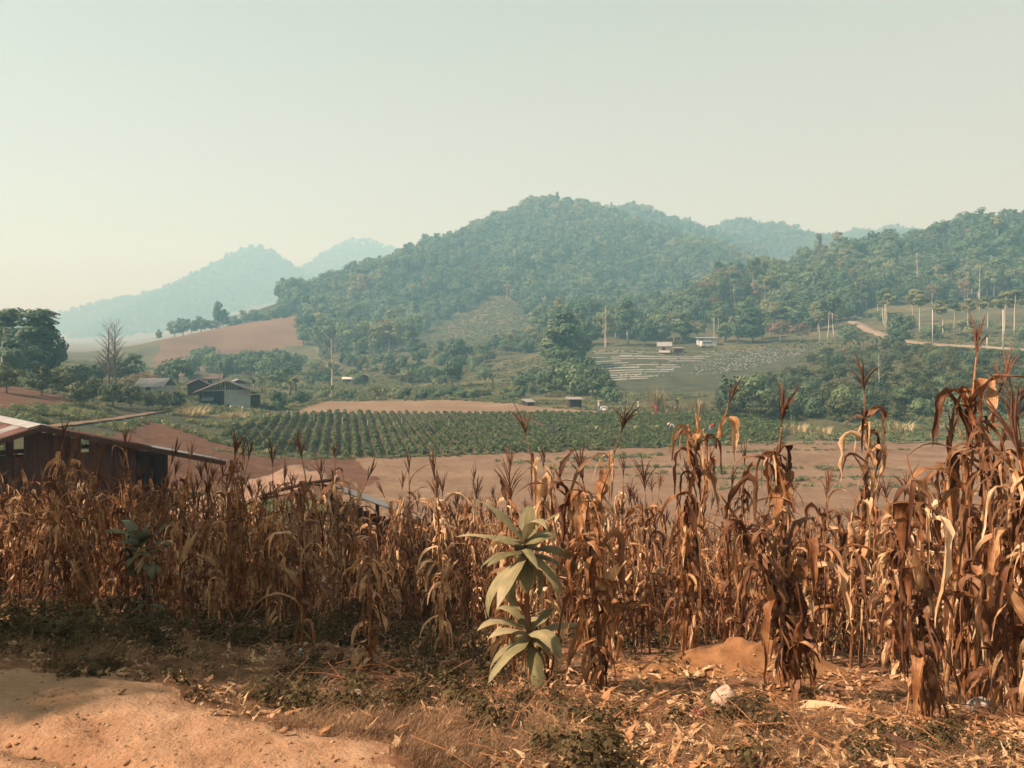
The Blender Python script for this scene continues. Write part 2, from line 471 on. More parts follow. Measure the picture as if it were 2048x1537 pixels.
REG['darkcrop'] = poly_world([(1165,722),(1195,703),(1300,712),(1400,716),(1470,702),(1560,699),(1640,692),(1600,722),(1530,764),(1450,785),(1270,789),(1180,775)])
REG['clearing'] = poly_world([(775,698),(850,668),(920,630),(975,597),(1005,592),(1040,612),(1075,655),(1090,704),(990,712),(860,712)])
REG['farfield'] = np.array([(-900,450),(-1400,1500),(-700,1650),(-520,1300),(-230,700),(-180,450)])

u_in = np.arange(-140, 2190, 5.0)
u_lo = -140 - np.cumsum(5*1.12**np.arange(1, 40)); u_lo = u_lo[u_lo > -2600][::-1]
u_hi = 2185 + np.cumsum(5*1.12**np.arange(1, 40)); u_hi = u_hi[u_hi < 4650]
us = np.concatenate([u_lo, u_in, u_hi])
d1 = np.exp(np.arange(math.log(1.2), math.log(125), 0.0072))
d2 = np.exp(np.arange(math.log(d1[-1])+0.012, math.log(700), 0.014))
d3 = np.exp(np.arange(math.log(d2[-1])+0.03, math.log(2450), 0.028))
ds = np.concatenate([d1, d2, d3])
XX = ((us-CX)/FPX)[None, :]*ds[:, None]; YY = np.repeat(ds[:, None], len(us), 1)
# rows behind and beside the viewer so that the ground closes round the camera
yb = np.array([-40, -25, -14, -8, -4, -1.5, 0.2])
XB = ((us-CX)/FPX)[None, :]*np.linspace(16, 1.8, len(yb))[:, None]; YB = np.repeat(yb[:, None], len(us), 1)
XX = np.vstack([XB, XX]); YY = np.vstack([YB, YY])
nx = XX.shape[1]; ny = XX.shape[0]
xf, yf = XX.ravel(), YY.ravel()
zf, hid = ground(xf, yf, True)

def jit(x, y, a, s):
    return x + fbm(x/s, y/s, 3)*a, y + fbm(x/s+40, y/s+40, 3)*a
near = yf < 60
inr = {}
for k, p in REG.items():
    a, s = (0.55, 0.38) if k == 'road' else ((1.2, 3.0) if k in ('red', 'brownplot') else ((0.5, 2.0) if k in ('fallow', 'potato', 'pale') else (6.0, 12.0)))
    jx, jy = jit(xf, yf, a, s)
    inr[k] = inside(p, jx, jy)
# relief of the single fields
ROWDIR = np.array([-0.217, 1.0]); ROWDIR /= np.linalg.norm(ROWDIR); ROWN = np.array([ROWDIR[1], -ROWDIR[0]])
ROWSP = 1.06
def rowphase(x, y): return (x*ROWN[0] + y*ROWN[1])/ROWSP
mp = inr['potato']; zf[mp] += 0.14*np.cos(2*np.pi*rowphase(xf[mp], yf[mp]))
mp = inr['fallow'] | inr['red']; zf[mp] += 0.06*np.sin((yf[mp]*0.95+0.12*xf[mp])*2.4+4*fbm(xf[mp]*0.2, yf[mp]*0.2, 2)) + fbm(xf[mp]*1.3, yf[mp]*1.3, 3)*0.22 + fbm(xf[mp]*0.25, yf[mp]*1.2, 2)*0.22
mp = inr['road']
rx, ry = xf[mp], yf[mp]
zf[mp] += fbm(rx*1.4, ry*1.8, 4)*0.07 + fbm(rx*9, ry*9, 3)*0.03 + 0.02*np.sin((rx*0.5+ry)*9+fbm(rx*2,ry*2,2)*8)*fbm(rx*0.8+5,ry*0.8,2) - 0.05*np.exp(-((rx*0.42+ry-2.35+0.15*fbm(rx*1.1,ry*1.1,2))/0.09)**2) - 0.045*np.exp(-((rx*0.42+ry-1.72+0.15*fbm(rx*1.1+9,ry*1.1,2))/0.09)**2) + 0.02*np.exp(-((rx*0.42+ry-2.18)/0.06)**2)
mp = (~inr['road']) & (yf < 30) & (yf > 0)
zf[mp] += fbm(xf[mp]*1.7, yf[mp]*1.7, 4)*0.14*np.clip((yf[mp]-2.4)/1.0, 0.2, 1) + fbm(xf[mp]*8, yf[mp]*8, 3)*0.03
# heap of orange soil on the right and a small one before it
mounds = [(*hit(1495, 1350), 0.80, 0.46, 0.30), (*hit(1270, 1352), 0.38, 0.25, 0.10), (*hit(1600,1395), 0.5,0.3,0.10)]
mnd = np.zeros(len(xf), bool)
for mx_, my_, ax, ay, hh in mounds:
    e = ((xf-mx_)/ax)**2 + ((yf-my_)/ay)**2
    zf += hh*np.exp(-e*1.1)*(1+0.5*fbm(xf*7, yf*7, 3)) * (yf > 0)
    jx, jy = jit(xf, yf, 0.3, 0.25)
    mnd |= (((jx-mx_)/ax)**2 + ((jy-my_)/ay)**2 < 1.5) & (yf > 0)
def fine(x, y):
    """ground height including the heaps, for planting near the camera"""
    z = ground(x, y)
    x = np.atleast_1d(x); y = np.atleast_1d(y)
    z = z + fbm(x*1.7, y*1.7, 4)*0.14*np.clip((y-2.4)/1.0, 0.2, 1)*(y < 30)
    for mx_, my_, ax, ay, hh in mounds:
        z = z + hh*np.exp(-(((x-mx_)/ax)**2+((y-my_)/ay)**2)*1.1)
    return z
def gf(x, y): return float(fine(np.array([x]), np.array([y]))[0])

grid = np.arange(nx*ny).reshape(ny, nx)
Q = np.stack([grid[:-1, :-1], grid[:-1, 1:], grid[1:, 1:], grid[1:, :-1]], -1).reshape(-1, 4)
cxq = Q[:, 0]
mid = {k: v[cxq] for k, v in inr.items()}
yq, hq, xq = yf[cxq], hid[cxq], xf[cxq]
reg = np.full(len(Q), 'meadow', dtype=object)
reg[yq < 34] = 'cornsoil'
bank = (CX + FPX*xq/np.maximum(yq, 1.2) < 420) & (yq > 34) & (yq < 140)
reg[bank] = 'bank'
reg[(hq >= 1) & (yq > 150)] = 'forest'
reg[(hq >= 8) & (yq > 1000)] = 'farhill'
reg[(hq == 7)] = 'meadow'
pxq = CX + FPX*xq/np.maximum(yq, 1.2)
mid['brown'] = mid['brown'] | ((hq == 7) & (pxq > 318) & (pxq < 602) & (yq > 290))
for k, nm in (('farfield','farfield'),('clearing','clearing'),('brown','brown'),('darkcrop','darkcrop'),('pale','pale'),('fallow','fallow'),('red','red'),('brownplot','red'),('potato','potsoil'),('road','road')):
    sel = mid[k].copy()
    if k == 'clearing': sel &= (hq > 0) | (yq > 230)
    if k == 'farfield': sel &= (hq < 8)
    if k in ('fallow', 'red'): sel &= yq > 27
    reg[sel] = nm
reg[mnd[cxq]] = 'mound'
NAMES = {'meadow':'grass_meadow','cornsoil':'corn_field_ground','bank':'weedy_bank_ground','forest':'forest_floor','farhill':'far_mountain','farfield':'far_dry_field',
         'clearing':'hillside_clearing','brown':'bare_brown_hillside','darkcrop':'low_green_field','pale':'pale_bare_field','fallow':'fallow_field','red':'red_soil_plot',
         'potsoil':'crop_field_soil','road':'dirt_road','mound':'soil_heap'}
ALLV = np.stack([xf, yf, zf], -1)
for k, nm in NAMES.items():
    q = Q[reg == k]
    if not len(q): continue
    idx, inv = np.unique(q.ravel(), return_inverse=True)
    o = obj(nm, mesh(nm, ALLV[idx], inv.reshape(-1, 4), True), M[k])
    o['kind'] = 'structure'

# the pale road that climbs along the foot of the right-hand hill
rp = [(2700,716,0),(2300,702,0),(2048,692,0),(1950,686,0),(1865,680,0),(1800,672,0),(1750,663,0),(1705,654,0)]
pts = []
for (a, b, _), dd in zip(rp, (128,146,163,174,186,203,228,262)):
    pts.append(((a-CX)*dd/FPX, dd))
pts = np.array(pts); t = np.linspace(0, len(pts)-1, 120)
pts = np.stack([np.interp(t, np.arange(len(pts)), pts[:, i]) for i in (0, 1)], -1)
tan = np.gradient(pts, axis=0); tan /= np.linalg.norm(tan, axis=1)[:, None]
nor = np.stack([-tan[:, 1], tan[:, 0]], -1)
V = []
for w, dz in ((-2.0, -0.9), (-1.35, 0.25), (0, 0.32), (1.35, 0.25), (2.0, -0.5)):
    c = pts + nor*w
    zc = ground(pts[:, 0], pts[:, 1])
    V.append(np.stack([c[:, 0], c[:, 1], zc + dz], -1))
V = np.stack(V, 1).reshape(-1, 3); g = np.arange(120*5).reshape(120, 5)
hill_road_pts = pts
tag(obj('hill_road', mesh('hill_road', V, np.stack([g[:-1,:-1], g[:-1,1:], g[1:,1:], g[1:,:-1]], -1).reshape(-1, 4), True), M['track']), kind='structure')
# the narrow track between the bank and the red plot
tp = np.array([hit(a, b) for a, b in ((60,862),(130,852),(200,843),(255,835),(300,828),(335,823))])
t = np.linspace(0, len(tp)-1, 40); tp = np.stack([np.interp(t, np.arange(len(tp)), tp[:, i]) for i in (0, 1)], -1)
tan = np.gradient(tp, axis=0); tan /= np.linalg.norm(tan, axis=1)[:, None]; nor = np.stack([-tan[:, 1], tan[:, 0]], -1)
V = np.stack([np.stack([*(tp+nor*w).T, ground(*(tp+nor*w).T)+0.12], -1) for w in (-0.32, 0, 0.32)], 1).reshape(-1, 3)
g = np.arange(120).reshape(40, 3)
tag(obj('farm_track', mesh('farm_track', V, np.stack([g[:-1,:-1], g[:-1,1:], g[1:,1:], g[1:,:-1]], -1).reshape(-1, 4), True), M['track2']), kind='structure')
# ------------------------------------------------------------------ trees and shrubs
M['leaf_dark']  = leaf_mat('leaves_dark', (0.048,0.088,0.044), (0.125,0.18,0.088), 0.25, 0.65, 0.25)
M['leaf_mid']   = leaf_mat('leaves_mid', (0.075,0.125,0.06), (0.19,0.245,0.115), 0.3, 0.65, 0.2)
M['leaf_olive'] = leaf_mat('leaves_olive', (0.12,0.145,0.058), (0.28,0.27,0.12), 0.3, 0.65, 0.2)
M['leaf_dry']   = leaf_mat('leaves_dry', (0.13,0.085,0.05), (0.27,0.18,0.105), 0.3, 0.7, 0.3)
M['leaf_far']   = leaf_mat('leaves_far', (0.03,0.05,0.022), (0.09,0.105,0.042), 0.2, 0.7, 0.01)
M['leaf_orch']  = leaf_mat('leaves_orchard', (0.042,0.058,0.022), (0.12,0.13,0.05), 0.25, 0.55, 0.8)
M['bark']       = plain_mat('bark_grey', (0.17,0.135,0.10), 0.9, 0.1, 0.2, 3, stretch=(4,4,0.6))
M['bark_pale']  = plain_mat('bark_pale', (0.46,0.40,0.32), 0.85, 0.1, 0.15, 2, stretch=(4,4,0.6))
M['banana']     = leaf_mat('banana_leaf', (0.07,0.095,0.03), (0.19,0.20,0.075), 0.3, 0.5, 0.8)
M['banana_dry'] = plain_mat('banana_stem', (0.17,0.125,0.075), 0.85, 0.15, 0.25, 3)

def crown_arrays(seed, n, shape, leaf, nclump=26, clump=0.30, up=0.5, gap=0.0):
    """many small leaf faces gathered in clumps through the volume given by shape(rng)->centre"""
    g = np.random.default_rng(seed)
    C = np.array([shape(g) for _ in range(nclump)])
    w = g.uniform(0.5, 1.3, nclump)
    which = g.choice(nclump, n, p=w/w.sum())
    dirs = g.normal(size=(n, 3)); dirs /= np.linalg.norm(dirs, axis=1)[:, None]
    rad = clump*w[which]*g.uniform(0.35, 1.0, n)**0.5
    P = C[which] + dirs*rad[:, None]*np.array([1, 1, 0.72])
    ctr = C.mean(0); ext = P - ctr; ext = ext/(np.abs(ext).max(0)+1e-6); ext /= np.linalg.norm(ext, axis=1)[:, None]+1e-6
    N = dirs*0.65 + ext*0.75 + g.normal(size=(n, 3))*0.38 + np.array([0, 0, up*0.6])
    N /= np.linalg.norm(N, axis=1)[:, None]
    T = np.cross(N, g.normal(size=(n, 3))); T /= np.linalg.norm(T, axis=1)[:, None]+1e-9
    B = np.cross(N, T)
    s = leaf*g.uniform(0.6, 1.35, n)[:, None]
    a = s*T; b = s*B*0.62
    V = np.stack([P-a, P-b+N*s*0.15, P+a, P+b+N*s*0.15], 1).reshape(-1, 3)
    return V, np.arange(4*n).reshape(-1, 4)

def dome(rx, rz, z0, shell=0.55):
    def f(g):
        v = g.normal(size=3); v /= np.linalg.norm(v); v[2] = v[2]*0.9 + 0.08
        r = shell + (1-shell)*g.random()
        return np.array([v[0]*rx*r, v[1]*rx*r, z0 + v[2]*rz*r])
    return f
def column(rx, z0, z1, taper=0.4):
    def f(g):
        t = g.random()
        a = g.random()*6.283; r = rx*(1-taper*abs(2*t-0.8))*g.random()**0.5
        return np.array([r*math.cos(a), r*math.sin(a), z0+(z1-z0)*t])
    return f

def limbs_arrays(seed, h, r0, spread, nb, top, bend=0.08, start=0.35, twigs=0, br=0.55):
    """tapered trunk with limbs; unit: metres"""
    g = random.Random(seed)
    V, F = [], []
    def addt(p, r, n):
        v, f = tube_arrays(p, r, n, True); b = len(V); V.extend(v); F.extend([tuple(i+b for i in q) for q in f])
    trunk = [Vector((0, 0, -0.4))]
    x = y = 0
    for i in range(1, 7):
        x += g.uniform(-1, 1)*bend*h/6; y += g.uniform(-1, 1)*bend*h/6
        trunk.append(Vector((x, y, h*top*i/6)))
    addt(trunk, [r0*(1.25-0.95*i/6) for i in range(7)], 6)
    for k in range(nb):
        t = start + (1-start)*(k+0.5)/nb
        i = min(int(t*6), 5)
        p = trunk[i].lerp(trunk[i+1], t*6-i)
        a = k*2.4 + g.uniform(-0.5, 0.5)
        L = spread*(1.15-0.55*t)*g.uniform(0.75, 1.2)
        d = Vector((math.cos(a), math.sin(a), g.uniform(0.5, 1.1))).normalized()
        pts = [p, p + d*L*0.5 + Vector((0, 0, 0.04*L)), p + d*L + Vector((0, 0, 0.22*L))]
        rr = r0*(1.1-0.9*t)*br
        addt(pts, [rr, rr*0.6, rr*0.2], 4)
        for q in range(twigs):
            s = g.uniform(0.3, 1.0)
            b = pts[0].lerp(pts[2], s)
            e = Vector((d.x+g.uniform(-.7, .7), d.y+g.uniform(-.7, .7), g.uniform(0.3, 1.3))).normalized()*L*g.uniform(0.25, 0.55)
            addt([b, b+e*0.55+Vector((0,0,0.02)), b+e], [rr*0.32, rr*0.2, rr*0.08], 3)
    return V, F

PROTO = {}
def proto(name, crown, trunk, cm, tm):
    cmesh = mesh(name+'_crown', crown[0], crown[1]) if crown is not None else None
    if cmesh: cmesh.materials.append(M[cm])
    tmesh = mesh(name+'_trunk', trunk[0], trunk[1], True); tmesh.materials.append(M[tm])
    PROTO[name] = (cmesh, tmesh)

# forest trees, about 10 m tall
for i in range(3):
    proto('dome%d' % i, crown_arrays(20+i, 1700, dome(3.9, 4.3, 5.6), 0.37, 38, 1.25), limbs_arrays(40+i, 10, 0.20, 3.2, 7, 0.8), 'leaf_mid', 'bark')
    proto('dark%d' % i, crown_arrays(30+i, 1800, dome(3.7, 4.4, 5.4), 0.37, 36, 1.35), limbs_arrays(50+i, 10, 0.22, 3.0, 6, 0.78), 'leaf_dark', 'bark')
    proto('olive%d' % i, crown_arrays(60+i, 1300, dome(3.7, 3.9, 5.9), 0.36, 34, 1.2), limbs_arrays(70+i, 10, 0.17, 3.0, 8, 0.85), 'leaf_olive', 'bark_pale')
proto('tall0', crown_arrays(80, 2200, column(2.1, 3.0, 13, 0.55), 0.36, 40, 1.2), limbs_arrays(81, 13, 0.26, 2.4, 9, 0.93), 'leaf_dark', 'bark')
proto('tall1', crown_arrays(82, 2000, column(2.0, 5.0, 13, 0.5), 0.36, 32, 1.15), limbs_arrays(83, 13, 0.24, 2.4, 9, 0.93), 'leaf_mid', 'bark_pale')
proto('lanky0', crown_arrays(84, 1100, column(2.4, 8.0, 13, 0.3), 0.34, 18, 1.05), limbs_arrays(85, 13, 0.13, 2.6, 7, 0.92, start=0.6), 'leaf_dark', 'bark_pale')
proto('lanky1', crown_arrays(86, 900, column(2.2, 8.5, 12.5, 0.3), 0.34, 15, 0.95), limbs_arrays(87, 13, 0.12, 2.2, 7, 0.92, start=0.6), 'leaf_olive', 'bark_pale')
proto('dry0', crown_arrays(88, 800, dome(2.8, 3.2, 5.6), 0.26, 26, 1.0), limbs_arrays(89, 9, 0.14, 2.8, 8, 0.9, twigs=3), 'leaf_dry', 'bark_pale')
proto('bamboo_dry', crown_arrays(90, 1500, column(1.7, 0.8, 9.0, -0.35), 0.30, 36, 0.9), limbs_arrays(91, 8, 0.10, 2.0, 10, 0.95, start=0.1), 'leaf_dry', 'bark_pale')
proto('bamboo0', crown_arrays(92, 1700, column(1.7, 1.0, 11.0, -0.45), 0.32, 38, 1.0), limbs_arrays(93, 10, 0.10, 2.0, 12, 0.95, start=0.05), 'leaf_mid', 'bark')
# orchard shrubs, about 3 m
for i in range(4):
    proto('shrub%d' % i, crown_arrays(100+i, 1100, dome(1.35, 1.35, 1.45, 0.45), 0.135, 26, 0.52), limbs_arrays(110+i, 2.6, 0.07, 1.1, 6, 0.8, start=0.2), 'leaf_orch', 'bark')
for i in range(2):
    proto('bush%d' % i, crown_arrays(120+i, 1100, dome(1.5, 1.2, 0.95, 0.4), 0.16, 24, 0.6), limbs_arrays(130+i, 1.8, 0.05, 1.0, 6, 0.8, start=0.1), 'leaf_mid' if i else 'leaf_dark', 'bark')
proto('weed0', crown_arrays(140, 500, dome(0.8, 0.7, 0.25, 0.3), 0.11, 16, 0.35), limbs_arrays(141, 0.8, 0.02, 0.5, 5, 0.8, start=0.05), 'leaf_olive', 'bark')

def tree(name, kind, px, d, h, w, label=None, cat='tree', group=None, rz=None, xy=None):
    """one standing tree: trunk and crown scaled to the height and width wanted"""
    if xy is None:
        p = at(px, d)
    else:
        p = Vector((xy[0], xy[1], G(*xy)))
    t = thing(name, p, rnd.uniform(0, 6.28) if rz is None else rz, label, cat, group)
    cm, tm = PROTO[kind]
    if 'dim' not in tm:
        src = cm if cm else tm
        co = np.empty(len(src.vertices)*3, np.float32); src.vertices.foreach_get('co', co); co = co.reshape(-1, 3)
        tm['dim'] = (float(np.percentile(np.hypot(co[:, 0], co[:, 1]), 97))*2, float(np.percentile(co[:, 2], 99.5)))
    dw, dh = tm['dim']
    t.scale = (w/dw, w/dw, h/dh)
    if cm: obj('crown', cm, None, t)
    obj('trunk', tm, None, t)
    return t

# --- scattering of uncountable vegetation as one object
PCOL = {}
def proto_collection(key, kinds):
    """joined copies of the prototypes that a scatter object draws from"""
    if key in PCOL: return PCOL[key]
    c = bpy.data.collections.new('stock_' + key)
    for i, kd in enumerate(kinds):
        ms = [m for m in PROTO[kd] if m is not None]
        bm = bmesh.new(); mats = []
        for k, m in enumerate(ms):
            b = len(bm.faces)
            bm.from_mesh(m); bm.faces.ensure_lookup_table()
            for f in bm.faces[b:]: f.material_index = k
        mm = bpy.data.meshes.new('stock_%s_%02d' % (key, i)); bm.to_mesh(mm); bm.free()
        for m in ms: mm.materials.append(m.materials[0])
        c.objects.link(bpy.data.objects.new('stock_%s_%02d' % (key, i), mm))
    PCOL[key] = c
    return c

def scatter(name, P, rot, scl, pick, coll, label, cat):
    m = bpy.data.meshes.new(name)
    m.vertices.add(len(P)); m.vertices.foreach_set('co', np.asarray(P, np.float32).ravel())
    a = m.attributes.new('rot', 'FLOAT_VECTOR', 'POINT'); a.data.foreach_set('vector', np.asarray(rot, np.float32).ravel())
    a = m.attributes.new('scl', 'FLOAT_VECTOR', 'POINT'); a.data.foreach_set('vector', np.asarray(scl, np.float32).ravel())
    a = m.attributes.new('pick', 'INT', 'POINT'); a.data.foreach_set('value', np.asarray(pick, np.int32))
    o = obj(name, m)
    ng = bpy.data.node_groups.new('scatter_' + name, 'GeometryNodeTree')
    ng.interface.new_socket('Geometry', in_out='INPUT', socket_type='NodeSocketGeometry')
    ng.interface.new_socket('Geometry', in_out='OUTPUT', socket_type='NodeSocketGeometry')
    n, l = ng.nodes, ng.links
    gi, go = n.new('NodeGroupInput'), n.new('NodeGroupOutput')
    ci = n.new('GeometryNodeCollectionInfo'); ci.inputs['Collection'].default_value = coll
    ci.inputs['Separate Children'].default_value = True; ci.inputs['Reset Children'].default_value = True
    ip = n.new('GeometryNodeInstanceOnPoints')
    ip.inputs['Pick Instance'].default_value = True
    def at_(nm, ty):
        q = n.new('GeometryNodeInputNamedAttribute'); q.data_type = ty; q.inputs['Name'].default_value = nm
        return q.outputs['Attribute']
    l.new(gi.outputs[0], ip.inputs['Points']); l.new(ci.outputs[0], ip.inputs['Instance'])
    l.new(at_('pick', 'INT'), ip.inputs['Instance Index'])
    l.new(at_('rot', 'FLOAT_VECTOR'), ip.inputs['Rotation']); l.new(at_('scl', 'FLOAT_VECTOR'), ip.inputs['Scale'])
    l.new(ip.outputs[0], go.inputs[0])
    md = o.modifiers.new('scatter', 'NODES'); md.node_group = ng
    return tag(o, label, cat, kind='stuff')

# what the terrain itself hides from the valley
_rows = len(yb)
GP = HZ - zf.reshape(ny, nx)[_rows:]*FPX/ds[:, None]
CM = np.minimum.accumulate(GP, 0)
def seen(x, y, z, h, tol=18):
    px = CX + FPX*x/y
    c = np.clip(np.searchsorted(us, px), 0, nx-1); r = np.clip(np.searchsorted(ds, y)-1, 0, len(ds)-1)
    top = HZ - (z+h)*FPX/y
    return (top < CM[r, c] + tol) & (px > -160) & (px < 2210)

def hit_many(px, py):
    px = np.asarray(px, float); py = np.asarray(py, float)
    c = np.clip(np.searchsorted(us, px), 0, nx-1)
    r = np.argmax(CM[:, c] <= py[None, :], 0)
    d = ds[r]*(1-0.0036)
    return np.stack([(px-CX)*d/FPX, d], -1)

def jgrid(x0, x1, y0, y1, sp, seed):
    g = np.random.default_rng(seed)
    X, Y = np.meshgrid(np.arange(x0, x1, sp), np.arange(y0, y1, sp))
    X = X.ravel() + g.uniform(-0.48, 0.48, X.size)*sp; Y = Y.ravel() + g.uniform(-0.48, 0.48, Y.size)*sp
    return X, Y, g

KINDS = ['dome0','dome1','dome2','dark0','dark1','dark2','olive0','olive1','olive2','tall1','lanky0','lanky1','dry0']
fcoll = proto_collection('forest', KINDS)
X, Y, g = jgrid(-420, 620, 225, 1300, 5.7, 77)
px = CX + FPX*X/Y
ok = (px > -200) & (px < 2250)
X, Y = X[ok], Y[ok]
Z, H = ground(X, Y, True)
name_of = np.array(['none'] + [h[0] for h in HILLS])[H]
px = CX + FPX*X/Y
low = (name_of == 'none') & (((px > 1085) & (px < 1720) & (Y > 252)) | ((px > 598) & (px <= 1085) & (Y > 286))) | ((name_of == 'brown') & (px > 604))
name_of[low] = 'foot'
ok = np.isin(name_of, ['main','spur','ridge2','ridge3','ridge4','right','foot']) & ~inside(REG['clearing'], X, Y) & ~inside(REG['brown'], X, Y) & ~inside(REG['darkcrop'], X, Y)
# the wood begins where the slope begins; keep the foot of the right-hand hill and the road free
rd = np.min(np.hypot(X[:, None]-hill_road_pts[None, ::6, 0], Y[:, None]-hill_road_pts[None, ::6, 1]), 1)
px = CX + FPX*X/Y
ok &= rd > 11
ok &= px > 556
ok &= vnoise(X/16+2, Y/16+5) > 0.17
ok &= ~((name_of == 'right') & (Y < 225))
spm = (name_of == 'main') | (name_of == 'spur')
ok &= ~(spm & (Z < -2 + 7*vnoise(X/30, Y/30)))
ok &= ~((name_of == 'foot') & (vnoise(X/14, Y/14) < 0.30))
far_ = np.isin(name_of, ['ridge2', 'ridge3', 'ridge4'])
ok &= ~(far_ & (g.random(len(X)) < 0.35))
ok &= seen(X, Y, Z, 12)
X, Y, Z, name_of = X[ok], Y[ok], Z[ok], name_of[ok]
n = len(X)
patch = vnoise(X/45+3, Y/45)
rv = g.random(n)
pick = np.where(patch+0.35*(rv-0.5) < 0.40, g.integers(3, 6, n), np.where(patch+0.35*(rv-0.5) > 0.76, g.integers(6, 9, n), g.integers(0, 3, n)))
q = g.random(n)
pick = np.where(q > 0.88, g.integers(9, 12, n), pick); 
pick = np.where((q < 0.022) | ((name_of == 'right') & (q < 0.08) & (Z < 40)), 12, pick)
sc = g.uniform(0.55, 1.32, n)*np.where((pick >= 9) & (pick <= 11), 0.86, 1.0)*(0.72+0.56*vnoise(X/22+9, Y/22))*np.where(name_of == 'right', 0.92, 1.0)
order = np.argsort(Y - 60*(name_of == 'right'))
NEAR = order[:190]; REST = order[190:]
dims = {}
near_labels = {'foot': ('green tree in the wooded strip at the foot of the central hill', 'trees at the foot of the central hill'),
               'right': ('leafy tree in the wood at the foot of the right-hand hill', 'trees of the near wood on the right-hand hill'),
               'main': ('hazy green tree along the lower edge of the central hill wood', 'trees along the lower edge of the central hill wood'),
               'spur': ('hazy green tree beside the grassy clearing on the central hill', 'trees beside the clearing on the central hill')}
for i in NEAR:
    kd = KINDS[pick[i]]
    adj = {'dome': 'round-crowned green', 'dark': 'dark dense', 'oliv': 'olive-leaved', 'tall': 'tall narrow', 'lank': 'slender pale-trunked', 'dry0': 'dry brown'}[kd[:4]]
    pz = CX + FPX*X[i]/Y[i]
    zone = ('at the foot of the central hill left of the clearing' if pz < 900 else 'beside the clearing on the central hill' if pz < 1100 else 'in the wood above the striped field' if pz < 1300 else
            'in the wood behind the stilted hut' if pz < 1400 else 'in the wood above the white house' if pz < 1500 else 'by the distant pole row' if pz < 1580 else 'left of the tall pale-trunked pair' if pz < 1660 else
            'above the bend of the climbing road' if pz < 1790 else 'behind the second pole from the right' if pz < 1900 else 'behind the pole nearest the right edge' if pz < 2020 else 'at the right edge of the hillside wood')
    lb = adj + ' tree ' + zone; gp = 'forest trees ' + zone
    t = thing('forest_tree', (X[i], Y[i], Z[i]-0.2), g.uniform(0, 6.28), lb, 'tree', gp)
    t.scale = (sc[i]*g.uniform(0.85, 1.15),)*2 + (sc[i],)
    obj('crown', PROTO[kd][0], None, t); obj('trunk', PROTO[kd][1], None, t)
def send(sel, name, label):
    k = len(sel)
    s3 = np.stack([sc[sel]*g.uniform(0.85, 1.2, k), sc[sel]*g.uniform(0.85, 1.2, k), sc[sel]], -1)
    scatter(name, np.stack([X[sel], Y[sel], Z[sel]-0.2], -1), np.stack([g.normal(0, .04, k), g.normal(0, .04, k), g.uniform(0, 6.28, k)], -1), s3, pick[sel], fcoll, label, 'forest')
send(REST[np.isin(name_of[REST], ['main', 'spur', 'foot'])], 'hill_forest', 'dense green forest covering the tall central hill')
send(REST[name_of[REST] == 'right'], 'hill_forest', 'dense green forest covering the right-hand hill')
send(REST[np.isin(name_of[REST], ['ridge2', 'ridge3', 'ridge4'])], 'hill_forest', 'hazy forest on the ridges behind the central hill')
print('forest', n)

# far mountain cover
X, Y, g = jgrid(-1800, 300, 900, 2150, 12, 78)
px = CX + FPX*X/Y
ok = (px > -150) & (px < 960); X, Y = X[ok], Y[ok]
Z, H = ground(X, Y, True)
ok = (H >= 8) & seen(X, Y, Z, 14, 6)
X, Y, Z = X[ok], Y[ok], Z[ok]; k = len(X)
M_far = PROTO['dome0'][0]
fc = bpy.data.collections.new('stock_far')
for i in range(3):
    v, f = crown_arrays(300+i, 260, dome(5.0, 5.4, 4.8), 1.4, 14, 2.5)
    mm = mesh('stock_far_%d' % i, v, f); mm.materials.append(M['leaf_far']); fc.objects.link(bpy.data.objects.new('stock_far_%d' % i, mm))
s = g.uniform(0.6, 1.25, k)
scatter('mountain_forest', np.stack([X, Y, Z-3], -1), np.stack([0*s, 0*s, g.uniform(0, 6.28, k)], -1), np.stack([s, s, s*g.uniform(.7, 1.2, k)], -1), g.integers(0, 3, k), fc,
        'pale hazy forest on the distant twin-peaked mountain', 'forest')
print('far', k)
# ------------------------------------------------------------------ single trees and shrubs of the middle distance
LEFTG = 'round orchard trees on the left slope'
for i, (px, d, h, w, lb) in enumerate([
    (14, 76, 3.0, 3.2, 'round olive orchard tree at the left edge above the brown plot'),
    (84, 80, 3.1, 3.0, 'round orchard tree below the tall dark trees on the left'),
    (128, 83, 2.9, 3.0, 'round orchard tree third from the left edge in the sloping row'),
    (186, 85, 2.9, 2.6, 'small orchard tree right of the third round tree on the left slope'),
    (160, 77, 2.6, 2.6, 'lower orchard tree nearest the brown plot on the left slope'),
    (226, 84, 2.6, 2.8, 'bushy orchard tree below the tall leafless trees'),
    (262, 88, 2.6, 2.6, 'orchard tree left of the light corrugated roof'),
    (296, 90, 2.2, 2.2, 'small orchard tree in front of the light corrugated roof'),
    (326, 92, 2.4, 2.4, 'orchard tree right of the light corrugated roof'),
    (352, 96, 2.3, 2.4, 'last orchard tree of the left row beside the small shed')]):
    tree('orchard_tree', 'shrub%d' % (i % 4), px, d, h, w, lb, 'tree', LEFTG)
